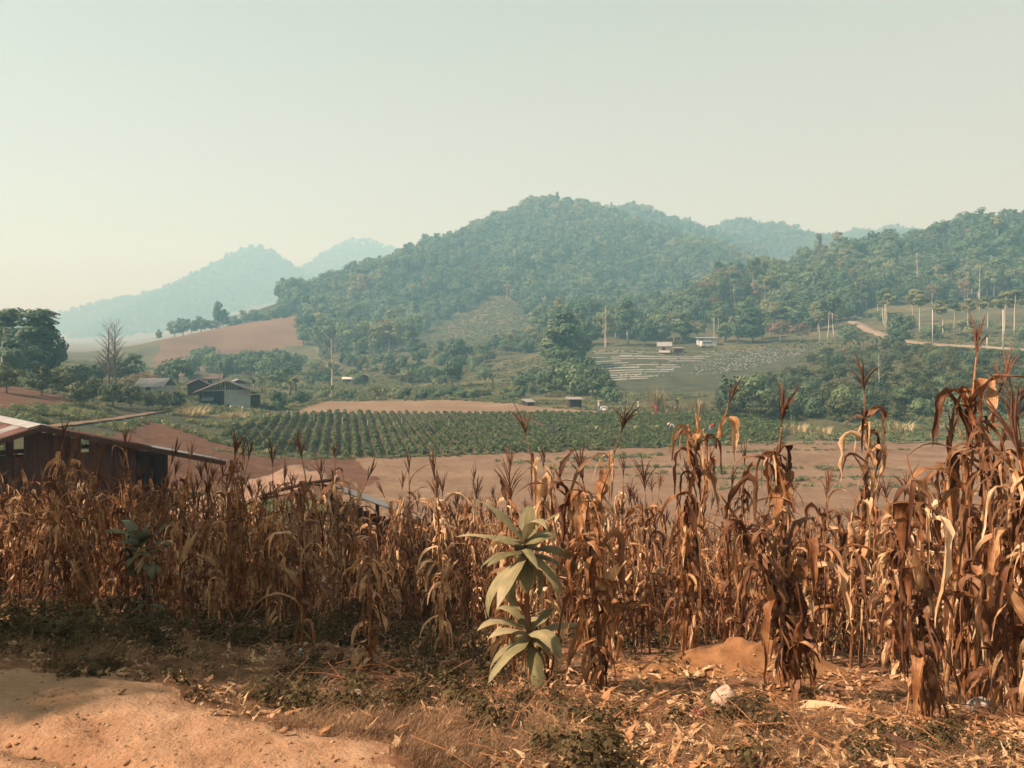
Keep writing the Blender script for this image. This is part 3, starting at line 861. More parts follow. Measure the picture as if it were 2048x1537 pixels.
for px, d, h, w, kd, lb in [
    (4, 104, 9.2, 6.0, 'lanky0', 'tall dark tree cut by the left edge of the picture'),
    (30, 110, 7.0, 7.0, 'dark1', 'dark spreading tree between the two tall trees at the left'),
    (74, 101, 9.2, 5.6, 'tall0', 'tall feathery dark tree at the left with a pale trunk'),
    (98, 104, 6.5, 4.5, 'dark2', 'lower dark tree leaning right of the tall feathery tree'),
    (48, 98, 5.2, 6.0, 'dark0', 'dark broad tree at the foot of the tall left trees'),
    (150, 104, 2.8, 4.2, 'bush0', 'dark bush right of the banana plant on the left slope'),
    (205, 122, 4.2, 4.0, 'dark0', 'dark tree at the foot of the tall leafless trees'),
    (250, 128, 5.2, 6.5, 'dome1', 'hazy green tree behind the light corrugated roof'),
    (282, 118, 3.0, 5.5, 'dry0', 'brown leafless bush just above the light corrugated roof'),
    (355, 150, 5.4, 6.5, 'dark1', 'rounded bluish tree left of the farmhouses'),
    (330, 152, 3.6, 5.0, 'dome0', 'low bluish tree beside the rounded tree left of the farmhouses'),
    (905, 165, 6.2, 4.8, 'dark1', 'dense ball-shaped tree standing alone in the middle meadow'),
    (920, 232, 7.0, 9.0, 'dark2', 'wide dark tree on the slope above the ball-shaped tree'),
    (955, 236, 5.0, 6.0, 'dome2', 'dark tree at the right of the wide tree on the slope'),
    (992, 262, 5.5, 4.2, 'dark0', 'small dark tree alone on the grassy clearing'),
    (750, 262, 11.5, 6.2, 'bamboo0', 'bamboo clump in front of the central hill, left of two'),
    (822, 270, 13.5, 8.2, 'bamboo0', 'tall fan-shaped bamboo clump, right of two before the hill'),
    (690, 275, 6.5, 7.5, 'dark2', 'dark rounded tree left of the bamboo clumps'),
    (718, 268, 7.0, 7.0, 'dome0', 'rounded tree beside the left bamboo clump'),
    (560, 165, 4.8, 7.0, 'dome1', 'hazy tree behind the banana plants near the farmhouse'),
    (1132, 186, 14.2, 7.0, 'tall0', 'tallest dark tree of the clump beside the striped field'),
    (1104, 183, 10.5, 6.2, 'tall1', 'leafy tree left of the tallest tree beside the striped field'),
    (1158, 190, 10.2, 6.2, 'dark0', 'dark tree right of the tallest tree beside the striped field'),
    (1118, 178, 6.8, 7.2, 'dome2', 'lower green tree in front of the tall clump beside the striped field'),
    (1152, 172, 5.0, 5.0, 'bush0', 'dark bush at the upper corner of the striped field'),
    (1212, 238, 11.0, 6.0, 'olive1', 'brownish tree behind the bare pale trunk above the field'),
    (1256, 240, 14.0, 6.2, 'tall1', 'tall dense tree left of the stilted hut'),
    (1288, 236, 8.0, 7.0, 'dark1', 'dark rounded tree just left of the stilted hut'),
    (1322, 244, 9.0, 8.0, 'dark0', 'broad dark tree behind the stilted hut'),
    (1362, 246, 9.5, 6.0, 'tall1', 'narrow tree between the stilted hut and the white house'),
    (1395, 250, 7.0, 6.0, 'olive0', 'olive tree left of the white house with the van'),
    (1452, 245, 6.0, 6.0, 'olive2', 'olive tree right of the white house with the van'),
    (1476, 238, 9.0, 7.0, 'dark2', 'dark tree on the bank right of the white house'),
    (1505, 236, 11.0, 6.5, 'tall0', 'tall dark tree on the bank beyond the green field'),
    (1425, 315, 10.0, 6.5, 'bamboo_dry', 'brown dry bamboo clump above the white house, left of three'),
    (1472, 312, 10.5, 7.0, 'bamboo_dry', 'brown dry bamboo clump above the white house, middle of three'),
    (1508, 300, 8.5, 7.5, 'bamboo_dry', 'brown dry bamboo clump above the white house, right of three'),
    (1655, 222, 13.5, 6.0, 'lanky0', 'tall tree with pale trunks left of the climbing road'),
    (1668, 226, 12.5, 6.0, 'lanky0', 'second tall pale-trunked tree left of the climbing road'),
    (1640, 219, 9.0, 3.2, 'lanky1', 'thin pale-trunked tree left of the climbing road'),
    (1560, 232, 7.0, 9.0, 'dry0', 'dry straw-coloured scrub tree below the row of poles'),
    (1600, 226, 6.0, 8.0, 'dry0', 'dry scrub tree left of the tall pale-trunked trees'),
    (1700, 215, 4.5, 6.5, 'bush1', 'green bush at the bend of the climbing road'),
    (1805, 184, 8.0, 6.5, 'dark1', 'dark tree on the near side of the climbing road'),
    (1790, 178, 5.0, 5.0, 'dark2', 'shorter dark tree beside the one near the climbing road'),
    (1508, 110, 5.6, 5.6, 'dome0', 'bright green tree at the near edge of the right orchard'),
    (1470, 113, 5.0, 6.0, 'bush0', 'dark shrub at the left end of the right orchard'),
    (1810, 108, 3.8, 3.4, 'dome1', 'bright green young tree in the right orchard'),
    ]:
    tree('shrub' if 'bush' in kd or 'bush' in lb or 'shrub' in lb else ('bamboo_clump' if 'bamboo' in kd else 'tree'), kd, px, d, h, w, lb,
         'bush' if 'bush' in lb or 'shrub' in lb else ('bamboo' if 'bamboo' in kd else 'tree'))
# lower clump before the tall trees, the middle of the picture
for i, (px, d, h, w) in enumerate([(1090,150,4.2,4.6),(1112,146,5.0,5.0),(1136,140,5.4,5.2),(1160,138,5.8,5.4),(1184,134,5.2,5.0),(1205,132,4.2,4.4),(1168,150,6.0,5.2),(1140,158,5.2,5.2),
                                   (1198,146,4.6,4.6),(1065,158,4.0,4.2),(1040,152,3.4,3.8),(1222,126,2.6,3.4),(1092,136,2.6,3.2)]):
    tree('shrub', ['dark0','bush0','dome2','bush1','dark2'][i % 5], px, d, h, w, 'dark shrub in the thicket below the tall clump, ' + ['far left', 'left part', 'left of its middle', 'middle', 'right of its middle', 'right part', 'right end', 'upper middle', 'upper left', 'upper right', 'left outlier', 'far left outlier', 'right outlier', 'low front'][i], 'bush', 'thicket below the tall tree clump')
# on the crest of the brown hillside
for i, px in enumerate([318, 350, 366, 384, 402, 424, 440, 446, 470, 492, 512, 530, 552, 566]):
    d = np.interp(px, [318, 345, 600], [335, 345, 400]) + 10 + 6*((i*7) % 3)
    tree('tree', ['dark0','dome1','dark2','dome0'][i % 4], px, d, [5,8,9,7,8,6,13,9,7,7,8,7,8,10][i], [3,8,8,8,8,8,7,8,9,8,8,9,9,9][i], 'hazy blue-green tree on the crest of the brown hillside', 'tree', 'trees on the crest of the brown hillside')
# band of bushes below the brown hillside
g = np.random.default_rng(5)
for i in range(26):
    px = 388 + 8*i + g.uniform(-8, 8); d = 225 + g.uniform(-28, 30)
    tree('shrub', ['dark1','bush1','dome2','bush0'][i % 4], px, d, g.uniform(3.5, 6.5), g.uniform(5, 8.5), 'hazy bush in the band below the brown hillside', 'bush', 'bushes below the brown hillside')
# shrubs on the slope in the middle
for i in range(85):
    px = g.uniform(620, 1000); d = g.uniform(178, 275)
    tree('shrub', ['bush0','bush1','shrub1','olive0','bush1'][i % 5], px, d, g.uniform(1.8, 4.2), g.uniform(2.6, 5.2), 'shrub on the overgrown slope ' + ('by the white leafless tree' if px < 700 else 'under the bamboo clumps' if px < 840 else 'above the ball-shaped tree' if px < 930 else 'below the grassy clearing') + (', lower part' if d < 215 else ', upper part'), 'bush', 'shrubs on the overgrown middle slope')
for i in range(40):
    px = g.uniform(640, 1090); d = g.uniform(134, 150)
    tree('shrub', ['bush1','weed0','bush0'][i % 3], px, d, g.uniform(0.9, 2.0), g.uniform(1.6, 3.4), 'low shrub along the far edge of the pale bare field', 'bush', 'low shrubs behind the pale bare field')
for i in range(16):
    px = g.uniform(1010, 1110); d = g.uniform(240, 300)
    tree('shrub', ['bush0','dome0','olive1'][i % 3], px, d, g.uniform(3, 6), g.uniform(4, 7), 'hazy shrub at the right foot of the grassy clearing', 'bush', 'shrubs at the foot of the clearing')
# undergrowth under the wood right of the clearing and above the striped field
for i in range(24):
    px = g.uniform(1100, 1700); d = g.uniform(243, 262)
    if 1395 < px < 1450 and d < 262: continue
    tree('tree', ['dark0','olive0','dome1','dark2','olive2','dome2','lanky1','tall1'][i % 8], px, d, g.uniform(6, 11), g.uniform(5, 8), 'tree at the wooded edge ' + ('above the striped field' if px < 1290 else 'behind the stilted hut' if px < 1380 else 'behind the white house' if px < 1470 else 'right of the white house'), 'tree', 'trees behind the hut and the white house')
# the orchard on the right slope
k = 0; pos = []
rp_xy = hill_road_pts[::5]
while k < 250:
    px = g.uniform(1440, 2190); d = g.uniform(99, 178)
    lo = np.interp(px, [1440, 1500, 1560, 1620, 1700, 2190], [104, 102, 101, 100, 99, 94])
    hi = np.interp(px, [1440, 1500, 1560, 1640, 1700, 1860, 2190], [112, 124, 150, 178, 186, 172, 145])
    if d < lo or d > hi: continue
    x = (px-CX)*d/FPX
    if np.min(np.hypot(rp_xy[:, 0]-x, rp_xy[:, 1]-d)) < 6: continue
    if any((x-a)**2+(d-b)**2 < (2.0 if d < 118 else 2.5)**2 for a, b in pos): 
        k += 0.15; continue
    hcap = 9.0
    j = int(np.argmin(np.abs(CX+FPX*hill_road_pts[:, 0]/hill_road_pts[:, 1]-px)))
    if d < hill_road_pts[j, 1] and 1690 < px:
        rz_ = G(*hill_road_pts[j]); sight = rz_*d/hill_road_pts[j, 1]; hcap = sight-G(x, d)-0.25
    if hcap < 0.9: k += 0.1; continue
    pos.append((x, d)); k += 1
    fr = d < 112
    tree('orchard_shrub', ('shrub%d' % g.integers(0, 4)) if g.random() < 0.75 else 'bush%d' % g.integers(0, 2), px, d, min(hcap, g.uniform(1.7, 3.0) + (0.7 if fr else 0)), g.uniform(2.1, 3.3) + (0.6 if fr else 0),
         ('leafy shrub in the right orchard front row' if fr else ('rounded shrub low on the orchard slope' if d < 132 else 'rounded shrub high on the orchard slope')) + ', ' +
         ('left of the bright green tree' if px < 1500 else 'near the bright green tree' if px < 1580 else 'left of the thin grey bare tree' if px < 1720 else 'near the thin grey bare tree' if px < 1800 else 'under the tall corn tassel' if px < 1900 else 'before the pole nearest the right' if px < 2020 else 'at the right edge'),
         'bush', 'front row of the right orchard' if fr else ('lower right orchard' if d < 132 else 'upper right orchard'))
print('orchard', len(pos))
# scrub along the upper side of the climbing road
for i in range(46):
    px = g.uniform(1690, 2160); j = int(np.argmin(np.abs(CX+FPX*hill_road_pts[:, 0]/hill_road_pts[:, 1]-px)))
    d = hill_road_pts[j, 1] + g.uniform(7, 40); x = (px-CX)*d/FPX
    if d < 30: continue
    kd = ['weed0','dry0','olive0','bush1','lanky1','lanky0'][int(g.integers(0, 6))]
    h = g.uniform(8, 12) if 'lanky' in kd else g.uniform(1.5, 4.0)
    tree('tree' if 'lanky' in kd else 'shrub', kd, px, d, h, h*0.5 if 'lanky' in kd else h*g.uniform(1.1, 1.6),
         'slender pale-trunked tree behind the climbing road' if 'lanky' in kd else 'dry scrub on the bank behind the climbing road', 'tree' if 'lanky' in kd else 'bush',
         'slender trees behind the climbing road' if 'lanky' in kd else 'scrub behind the climbing road')

# ------------------------------------------------------------------ leafless trees
def bare_tree(name, px, d, h, w, label, seed, nb=12, start=0.3, mat='bark_pale', twigs=5, r=0.16, br=0.55):
    t = thing(name, at(px, d), 0, label, 'tree')
    V, F = limbs_arrays(seed, h, r, w*0.5, nb, 0.94, 0.04, start, twigs, br)
    V = np.array([tuple(v) for v in V])
    lim = 7*6
    n_tr = sum(1 for f in F if max(f) < lim)
    obj('trunk', mesh('trunk', V[:lim], [f for f in F if max(f) < lim], True), M[mat], t)
    F2 = [tuple(i-lim for i in f) for f in F if min(f) >= lim]
    obj('branches', mesh('branches', V[lim:], F2, True), M[mat], t)
    return t
bare_tree('bare_tree', 665, 143, 11.5, 6.5, 'tall leafless white-barked tree in the meadow behind the farmhouse', 7, 16, 0.36, 'bark_pale', 9, 0.20, 0.75)
bare_tree('bare_tree', 218, 110, 9.6, 4.4, 'left one of two tall leafless trees on the left slope', 8, 44, 0.12, 'bark', 9, 0.15)
bare_tree('bare_tree', 231, 111, 10.2, 4.0, 'right one of two tall leafless trees on the left slope', 9, 44, 0.12, 'bark', 9, 0.15)
bare_tree('bare_tree', 1210, 226, 14.0, 5.0, 'bare pale trunk with one forked limb above the striped field', 10, 6, 0.3, 'bark_pale', 3, 0.13, 0.9)
bare_tree('bare_tree', 1758, 125, 6.0, 2.6, 'thin leafless grey tree standing among the orchard shrubs', 12, 8, 0.3, 'bark_pale', 4, 0.06)
bare_tree('bare_tree', 1960, 252, 17.0, 5.0, 'thin bare pole-like trunk rising in the right-hand wood', 13, 6, 0.4, 'bark_pale', 2, 0.14)
bare_tree('bare_tree', 1835, 290, 19.0, 5.0, 'tall bare pale trunk high in the right-hand wood', 14, 6, 0.4, 'bark_pale', 2, 0.16)

# ------------------------------------------------------------------ banana plants
def leaf_blade(L, W, e0, bend, seed, fold=0.25, nseg=9):
    """a long arching blade starting at the origin, rising at angle e0 and bending over"""
    g = random.Random(seed)
    V, uv = [], []
    p = Vector((0, 0, 0)); e = e0; a = 0.0
    for i in range(nseg+1):
        t = i/nseg
        w = W*0.5*max(0.03, math.sin(math.pi*min(1, 0.08+0.92*t)**0.8))
        d = Vector((math.cos(e)*math.cos(a), math.cos(e)*math.sin(a), math.sin(e)))
        s = Vector((-math.sin(a), math.cos(a), 0)); nrm = s.cross(d)*-1
        for k, c in enumerate((-1, 0, 1)):
            V.append(p + s*w*c + (nrm*w*fold if c else Vector((0, 0, 0))) + Vector((0, 0, g.uniform(-1, 1)*w*0.12*abs(c))))
            uv.append((0.5+0.5*c, t))
        p = p + d*L/nseg; e -= bend/nseg*(0.5+1.0*t); a += g.uniform(-0.06, 0.06)
    F = [(i*3+k, i*3+k+1, i*3+k+4, i*3+k+3) for i in range(nseg) for k in (0, 1)]
    return V, F, uv
BL = []
for i in range(5):
    v, f, uv = leaf_blade(1.9, 0.42, R(70-8*i), R(70+22*i), i)
    m = mesh('banana_leaf', v, f, True, uv); m.materials.append(M['banana']); BL.append(m)
sv, sf = tube_arrays([(0,0,-0.2),(0.02,0,0.8),(0,0.03,1.7)], [0.17,0.14,0.09], 7)
BS = mesh('pseudostem', sv, sf, True); BS.materials.append(M['banana_dry'])
def banana(px, d, h, label, group=None, nl=9):
    s = h/3.4
    t = thing('banana_plant', at(px, d), rnd.uniform(0, 6.28), label, 'banana plant', group, s)
    obj('pseudostem', BS, None, t)
    for i in range(nl):
        o = obj('leaf', BL[(i*2+rnd.randrange(2)) % 5], None, t)
        o.location = (0, 0, 1.45+0.25*(i/nl)); o.rotation_euler = (0, 0, i*2.4+rnd.uniform(-.3, .3)); q = rnd.uniform(0.8, 1.15); o.scale = (q, q, q)
for px, d, h, lb in [(508,139,4.2,'banana plant farthest left of the row behind the farmhouse'),(523,141,4.4,'second banana plant from the left behind the farmhouse'),
                     (548,137,3.6,'smaller banana plant left of the biggest banana clump'),(580,136,5.0,'left stem of the biggest banana clump behind the field'),
                     (592,137,4.8,'right stem of the biggest banana clump behind the field'),(664,134,3.6,'banana plant at the foot of the white leafless tree'),
                     (455,128,3.2,'banana plant just above the farmhouse roof'),(118,98,3.4,'dark banana plant beside the tall trees at the left'),
                     (134,97,2.6,'short banana plant beside the tall trees at the left'),
                     (866,158,2.8,'small banana plant left of the ball-shaped tree'),(935,160,2.6,'small banana plant right of the ball-shaped tree'),
                     (970,156,4.0,'banana plant left of the pair in the middle meadow'),(985,155,4.2,'banana plant right of the pair in the middle meadow'),
                     (1256,122,2.6,'broad-leaved plant at the edge below the dark green field'),(1355,112,2.8,'banana plant before the dark green field')]:
    banana(px, d, h, lb)
for i in range(11):
    banana(738+6.5*i, 139+3*math.sin(i*2.3), 2.0+0.8*((i*3) % 4)/4, 'short banana plant in the dense row behind the pale field', 'dense row of short banana plants', 7)
for i in range(9):
    banana(1690+9*i, 190+7*math.sin(i*1.7), 3.2+0.7*((i*3) % 4)/4, 'banana plant in the grove below the bend of the climbing road', 'banana grove below the climbing road', 7)
for i in range(8):
    banana(1560+14*i, 205+6*math.sin(i*1.7), 3.0, 'banana plant in the hedge above the end of the green field', 'banana hedge above the green field', 7)
# reed clumps before the dark green field
M['reed'] = leaf_mat('reed_leaf', (0.15,0.135,0.06), (0.30,0.25,0.13), 0.3, 0.6, 2.0)
def reeds(px, d, h, w, n, label, seed):
    g = np.random.default_rng(seed)
    V = []; F = []
    for i in range(n):
        a = g.uniform(0, 6.28); r = w*0.5*math.sqrt(g.random()); L = h*g.uniform(0.55, 1.0); lean = g.uniform(0.05, 0.45)
        b = np.array([r*math.cos(a), r*math.sin(a), -0.05]); dr = np.array([math.cos(a)*lean, math.sin(a)*lean, 1.0])
        c = np.array([-math.sin(a), math.cos(a), 0])*0.05*g.uniform(0.6, 1.4)
        m_ = b + dr*L*0.55; e = b + dr*L*0.9 + np.array([math.cos(a), math.sin(a), 0])*L*0.25*g.random()
        k = len(V); V += [b-c*.6, b+c*.6, m_+c, m_-c, e]; F += [(k, k+1, k+2, k+3), (k+3, k+2, k+4)]
    t = obj('reed_clump', mesh('reed_clump', V, F), M['reed']); t.location = at(px, d)
    return tag(t, label, 'reeds')
reeds(1312, 113, 4.2, 2.0, 160, 'tall dry reed clump before the dark green field', 1)
reeds(1395, 110, 2.8, 2.2, 120, 'shorter reed clump right of the tall reed clump', 2)
reeds(1345, 111, 1.6, 4.0, 140, 'low pinkish dead reeds between the two reed clumps', 3)
reeds(1560, 107, 2.6, 1.6, 120, 'pale reed clump at the front of the right orchard', 4)

# ------------------------------------------------------------------ crop rows, grass and weeds of the middle distance
M['potato'] = leaf_mat('crop_leaves', (0.055,0.082,0.026), (0.125,0.155,0.05), 0.25, 0.6, 0.5)
M['dimgrass'] = leaf_mat('meadow_grass', (0.10,0.11,0.042), (0.25,0.225,0.10), 0.3, 0.7, 0.15)
pc = bpy.data.collections.new('stock_crop')
for i in range(4):
    v, f = crown_arrays(400+i, 46, dome(0.20, 0.20, 0.16, 0.2), 0.085, 7, 0.12)
    mm = mesh('stock_crop_%d' % i, v, f); mm.materials.append(M['potato']); pc.objects.link(bpy.data.objects.new('stock_crop_%d' % i, mm))
pw = REG['potato']
g = np.random.default_rng(9)
P = []
y0, y1 = pw[:, 1].min(), pw[:, 1].max(); x0, x1 = pw[:, 0].min()-12, pw[:, 0].max()+12
for r_ in range(int((x0-30)/ROWSP), int((x1+30)/ROWSP)):
    s = np.arange(y0, y1+2, 0.27); s = s + g.uniform(-0.1, 0.1, len(s))
    c = r_*ROWSP
    x = c*ROWN[0] + (s-c*ROWN[1])/ROWDIR[1]*ROWDIR[0] + g.normal(0, 0.06, len(s)); y = s
    P.append(np.stack([x, y], -1))
P = np.concatenate(P)
P = P[inside(pw, P[:, 0], P[:, 1])]
# footpaths through the crop
def near_line(P, a, b, w):
    a, b = np.array(a), np.array(b); t = np.clip(((P-a)@(b-a))/((b-a)@(b-a)), 0, 1)
    return np.linalg.norm(P-(a+t[:, None]*(b-a)), axis=1) < w
pth = [hit(1015, 833), hit(1050, 845), hit(1090, 857), hit(1300, 860), hit(1520, 859)]
bad = np.zeros(len(P), bool)
for a, b, w in zip(pth[:-1], pth[1:], (0.8, 0.8, 0.45, 0.45)): bad |= near_line(P, a, b, w)
bad |= near_line(P, hit(470, 862), hit(690, 849), 0.5)
bad |= g.random(len(P)) < 0.03 + 0.10*(vnoise(P[:, 0]/2.5+8, P[:, 1]/2.5) < 0.2)
P = P[~bad]; k = len(P)
z = ground(P[:, 0], P[:, 1]) + 0.14*np.cos(2*np.pi*rowphase(P[:, 0], P[:, 1]))
s = g.uniform(0.75, 1.4, k)*(0.8+0.4*vnoise(P[:, 0]/5, P[:, 1]/5))*np.interp(P[:, 0], [-20, 0, 20], [1.1, 1.1, 1.0])
scatter('crop_plants', np.stack([P[:, 0], P[:, 1], z-0.02], -1), np.stack([0*s, 0*s, g.uniform(0, 6.28, k)], -1), np.stack([s, s, s], -1), g.integers(0, 4, k), pc,
        'green leafy crop planted in long ridged rows across the valley field', 'crop')
print('crop', k)

# tufts: short upright blades, used on meadows, banks and paths
def tuft_arrays(seed, n, h, w, lean=0.5, bw=0.02, mess=0.8):
    g = np.random.default_rng(seed)
    a = g.uniform(0, 6.28, n); r = w*0.5*np.sqrt(g.random(n)); L = h*g.uniform(0.45, 1.0, n); ln = g.uniform(0.05, lean, n)
    az = a + g.normal(0, mess, n)
    b = np.stack([r*np.cos(a), r*np.sin(a), np.full(n, -0.03*h)], -1)
    dr = np.stack([np.cos(az)*ln, np.sin(az)*ln, np.ones(n)], -1)
    c = np.stack([-np.sin(az+0.5), np.cos(az+0.5), 0*az], -1)*(bw*g.uniform(0.6, 1.4, n))[:, None]
    m_ = b + dr*(L*0.6)[:, None]; e = m_ + np.stack([np.cos(az)*ln*2, np.sin(az)*ln*2, 0.7+0*az], -1)*(L*0.4)[:, None]
    V = np.stack([b-c, b+c, m_+c*0.8, m_-c*0.8, e], 1).reshape(-1, 3)
    i = np.arange(n)*5
    F = np.concatenate([np.stack([i, i+1, i+2], -1), np.stack([i, i+2, i+3], -1), np.stack([i+3, i+2, i+4], -1)])
    return V, F
gc = bpy.data.collections.new('stock_grass')
for i in range(3):
    v, f = tuft_arrays(500+i, 60, 0.5, 0.9, 0.5, 0.03); mm = mesh('stock_grass_%d' % i, v, f); mm.materials.append(M['dimgrass']); gc.objects.link(bpy.data.objects.new('stock_grass_%d' % i, mm))
for i in range(2):
    v, f = crown_arrays(520+i, 120, dome(0.55, 0.5, 0.2, 0.3), 0.10, 12, 0.3); mm = mesh('stock_grass_%d' % (3+i), v, f); mm.materials.append(M['leaf_olive' if i else 'leaf_mid']); gc.objects.link(bpy.data.objects.new('stock_grass_%d' % (3+i), mm))
g = np.random.default_rng(12)
N = 90000
px = g.uniform(-120, 2170, N); d = np.exp(g.uniform(math.log(34), math.log(230), N))
x = (px-CX)*d/FPX
keep = np.ones(N, bool)
for kk in ('red', 'fallow', 'potato', 'pale', 'brownplot', 'brown', 'darkcrop'):
    keep &= ~inside(REG[kk], x, d)
keep &= np.min(np.hypot(x[:, None]-hill_road_pts[None, ::4, 0], d[:, None]-hill_road_pts[None, ::4, 1]), 1) > 3.2
keep &= ~near_line(np.stack([x, d], -1), tp[0], tp[-1], 1.0)
keep &= vnoise(x/5, d/5) > 0.38
xc = g.uniform(REG['clearing'][:, 0].min(), REG['clearing'][:, 0].max(), 7000); yc = g.uniform(REG['clearing'][:, 1].min(), REG['clearing'][:, 1].max(), 7000)
ci_ = inside(REG['clearing'], xc, yc)
x, d = np.concatenate([x[keep], xc[ci_]]), np.concatenate([d[keep], yc[ci_]]); k = len(x)
z = ground(x, d)
left = (CX+FPX*x/d) < 430
s = g.uniform(0.5, 1.25, k)*np.where(left, 0.9, 0.9)*np.where(d > 240, 1.7, 1)
pk = np.where(g.random(k) < 0.6, g.integers(0, 3, k), g.integers(3, 5, k))
scatter('meadow_grass', np.stack([x, d, z-0.03], -1), np.stack([0*s, 0*s, g.uniform(0, 6.28, k)], -1), np.stack([s, s, s*g.uniform(.5, 1.2, k)], -1), pk, gc,
        'rough grass and weeds over the valley meadows and banks', 'grass')
# weed lines across the fallow field, pale grass along the footpath in the crop, weeds at the border of fields
P = []
def line_pts(a, b, n, w):
    a = np.array(hit(*a)); b = np.array(hit(*b)); t = g.random(n)
    return a + t[:, None]*(b-a) + g.normal(0, w, (n, 2))
for a, b, n, w in [((1020,926),(1330,909),150,0.5),((1170,920),(1320,911),160,0.5),((1060,937),(1420,933),130,0.45),((1400,936),(1800,938),200,0.4),((1460,905),(1580,900),60,0.35),((1560,900),(1850,900),60,0.4),
                   ((1250,950),(1560,945),60,0.5),((1440,960),(1800,955),120,0.5),((1450,975),(1900,972),60,0.6),((430,900),(640,917),160,0.4),((640,916),(1000,908),200,0.3),((1000,908),(1500,888),260,0.3),((1500,888),(1980,882),220,0.5),
                   ((400,872),(520,906),160,0.6)]:
    P.append(line_pts(a, b, n, w))
P = np.concatenate(P); P = P[g.random(len(P)) < 0.65]; k = len(P); s = g.uniform(0.25, 0.62, k)
scatter('field_weeds', np.stack([P[:, 0], P[:, 1], ground(P[:, 0], P[:, 1])-0.02], -1), np.stack([0*s, 0*s, g.uniform(0, 6.28, k)], -1), np.stack([s, s, s*g.uniform(.5, 1.1, k)], -1), g.integers(1, 5, k), gc,
        'lines of weeds along the field borders and across the bare field', 'weeds')
M['strawgrass'] = leaf_mat('straw_grass', (0.36,0.29,0.15), (0.52,0.43,0.24), 0.3, 0.7, 0.5)
v, f = tuft_arrays(540, 150, 0.9, 1.1, 0.5, 0.02); straw_m = mesh('straw_tuft', v, f); straw_m.materials.append(M['strawgrass'])
for px, py, sz, lb in [(1172,859,0.9,'pale grass tuft on the crop footpath, left of the pair'),(1186,859,0.9,'pale grass tuft on the crop footpath, right of the pair'),(1262,860,1.2,'largest pale grass tuft on the crop footpath'),
                       (1304,860,1.1,'pale grass tuft on the footpath left of the pink-hatted farmer'),(1238,860,0.7,'small pale grass tuft left of the largest one on the footpath'),
                       (372,833,2.2,'yellow grass patch left of the farmhouse drive'),(392,832,2.4,'yellow grass patch before the farmhouse garage'),(478,838,1.8,'pale brown dry bush before the grey farmhouse wall'),(455,836,1.4,'dry grass tuft at the farmhouse doorway'),
                       (1590,868,2.4,'pale grass patch in the meadow right of the crop'),(1640,872,2.2,'pale grass streak right of the crop field'),(1800,866,2.6,'yellowish grass patch below the right orchard')]:
    x, y = hit(px, py); o = obj('grass_tuft', straw_m); o.location = (x, y, G(x, y)); o.scale = (sz, sz, sz*0.75); tag(o, lb, 'grass tuft')
# ------------------------------------------------------------------ buildings
M['roof_rust'] = plain_mat('rusty_sheet', (0.12,0.05,0.036), 0.6, 0.3, 0.3, 2.0, stretch=(1,1,1))
M['roof_grey'] = plain_mat('grey_sheet', (0.22,0.21,0.20), 0.5, 0.4, 0.2, 1.5)
M['roof_pale'] = plain_mat('pale_sheet', (0.27,0.25,0.225), 0.6, 0.3, 0.15, 1.5)
M['roof_dark'] = plain_mat('dark_sheet', (0.085,0.06,0.05), 0.7, 0.2, 0.25, 1.5)
M['plank']     = plain_mat('weathered_plank', (0.078,0.038,0.026), 0.85, 0.1, 0.3, 3.0, stretch=(5,5,0.5))
M['plank_dark']= plain_mat('dark_beam', (0.05,0.03,0.022), 0.9, 0.1, 0.25, 3.0)
M['plaster']   = plain_mat('grey_plaster', (0.40,0.41,0.38), 0.9, 0.1, 0.12, 0.9)
M['cream']     = plain_mat('cream_wall', (0.55,0.48,0.38), 0.9, 0.1, 0.15, 0.9)
M['white']     = plain_mat('white_paint', (0.46,0.44,0.40), 0.7, 0.2, 0.08, 0.9)
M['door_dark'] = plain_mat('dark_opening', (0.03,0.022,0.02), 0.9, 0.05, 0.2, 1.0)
M['glass']     = plain_mat('dark_glass', (0.04,0.05,0.05), 0.15, 0.5, 0.1, 1.0)
M['concrete']  = plain_mat('concrete_pole', (0.56,0.53,0.46), 0.85, 0.15, 0.12, 0.8)
M['tarp']      = plain_mat('tan_tarpaulin', (0.19,0.115,0.075), 0.7, 0.2, 0.3, 1.4, bump=0.4)
M['rubber']    = plain_mat('rubber', (0.025,0.024,0.023), 0.8, 0.2, 0.2, 3)
M['mulch']     = plain_mat('plastic_mulch', (0.215,0.205,0.17), 0.45, 0.35, 0.18, 0.6)
M['sackwhite'] = plain_mat('white_sack', (0.42,0.29,0.20), 0.75, 0.2, 0.2, 12, bump=0.3)

def corr_sheet(p0, p1, q1, q0, waves, amp, name, mat, parent):
    """corrugated sheet between eave p0-p1 and ridge q0-q1 (corrugation runs up the slope); a thin solid"""
    p0, p1, q0, q1 = map(Vector, (p0, p1, q0, q1))
    n = (p1-p0).cross(q0-p0).normalized()
    if n.z < 0: n = -n
    V, F = [], []
    m = waves*4
    for lay in (0, -0.012):
        for i in range(m+1):
            t = i/m; o = n*(amp*math.sin(2*math.pi*waves*t)+lay)
            V += [p0.lerp(p1, t)+o, p0.lerp(q0, .5).lerp(p1.lerp(q1, .5), t)+o-n*0.01, q0.lerp(q1, t)+o]
    b = 3*(m+1)
    for i in range(m):
        for r_ in (0, 1):
            a = i*3+r_
            F += [(a, a+3, a+4, a+1), (b+a+1, b+a+4, b+a+3, b+a)]
        F += [(i*3, b+i*3, b+i*3+3, i*3+3), (i*3+2, i*3+5, b+i*3+5, b+i*3+2)]
    F += [(0, 1, b+1, b), (1, 2, b+2, b+1), (m*3, b+m*3, b+m*3+1, m*3+1), (m*3+1, b+m*3+1, b+m*3+2, m*3+2)]
    return obj(name, mesh(name, V, F, False), M[mat], parent)

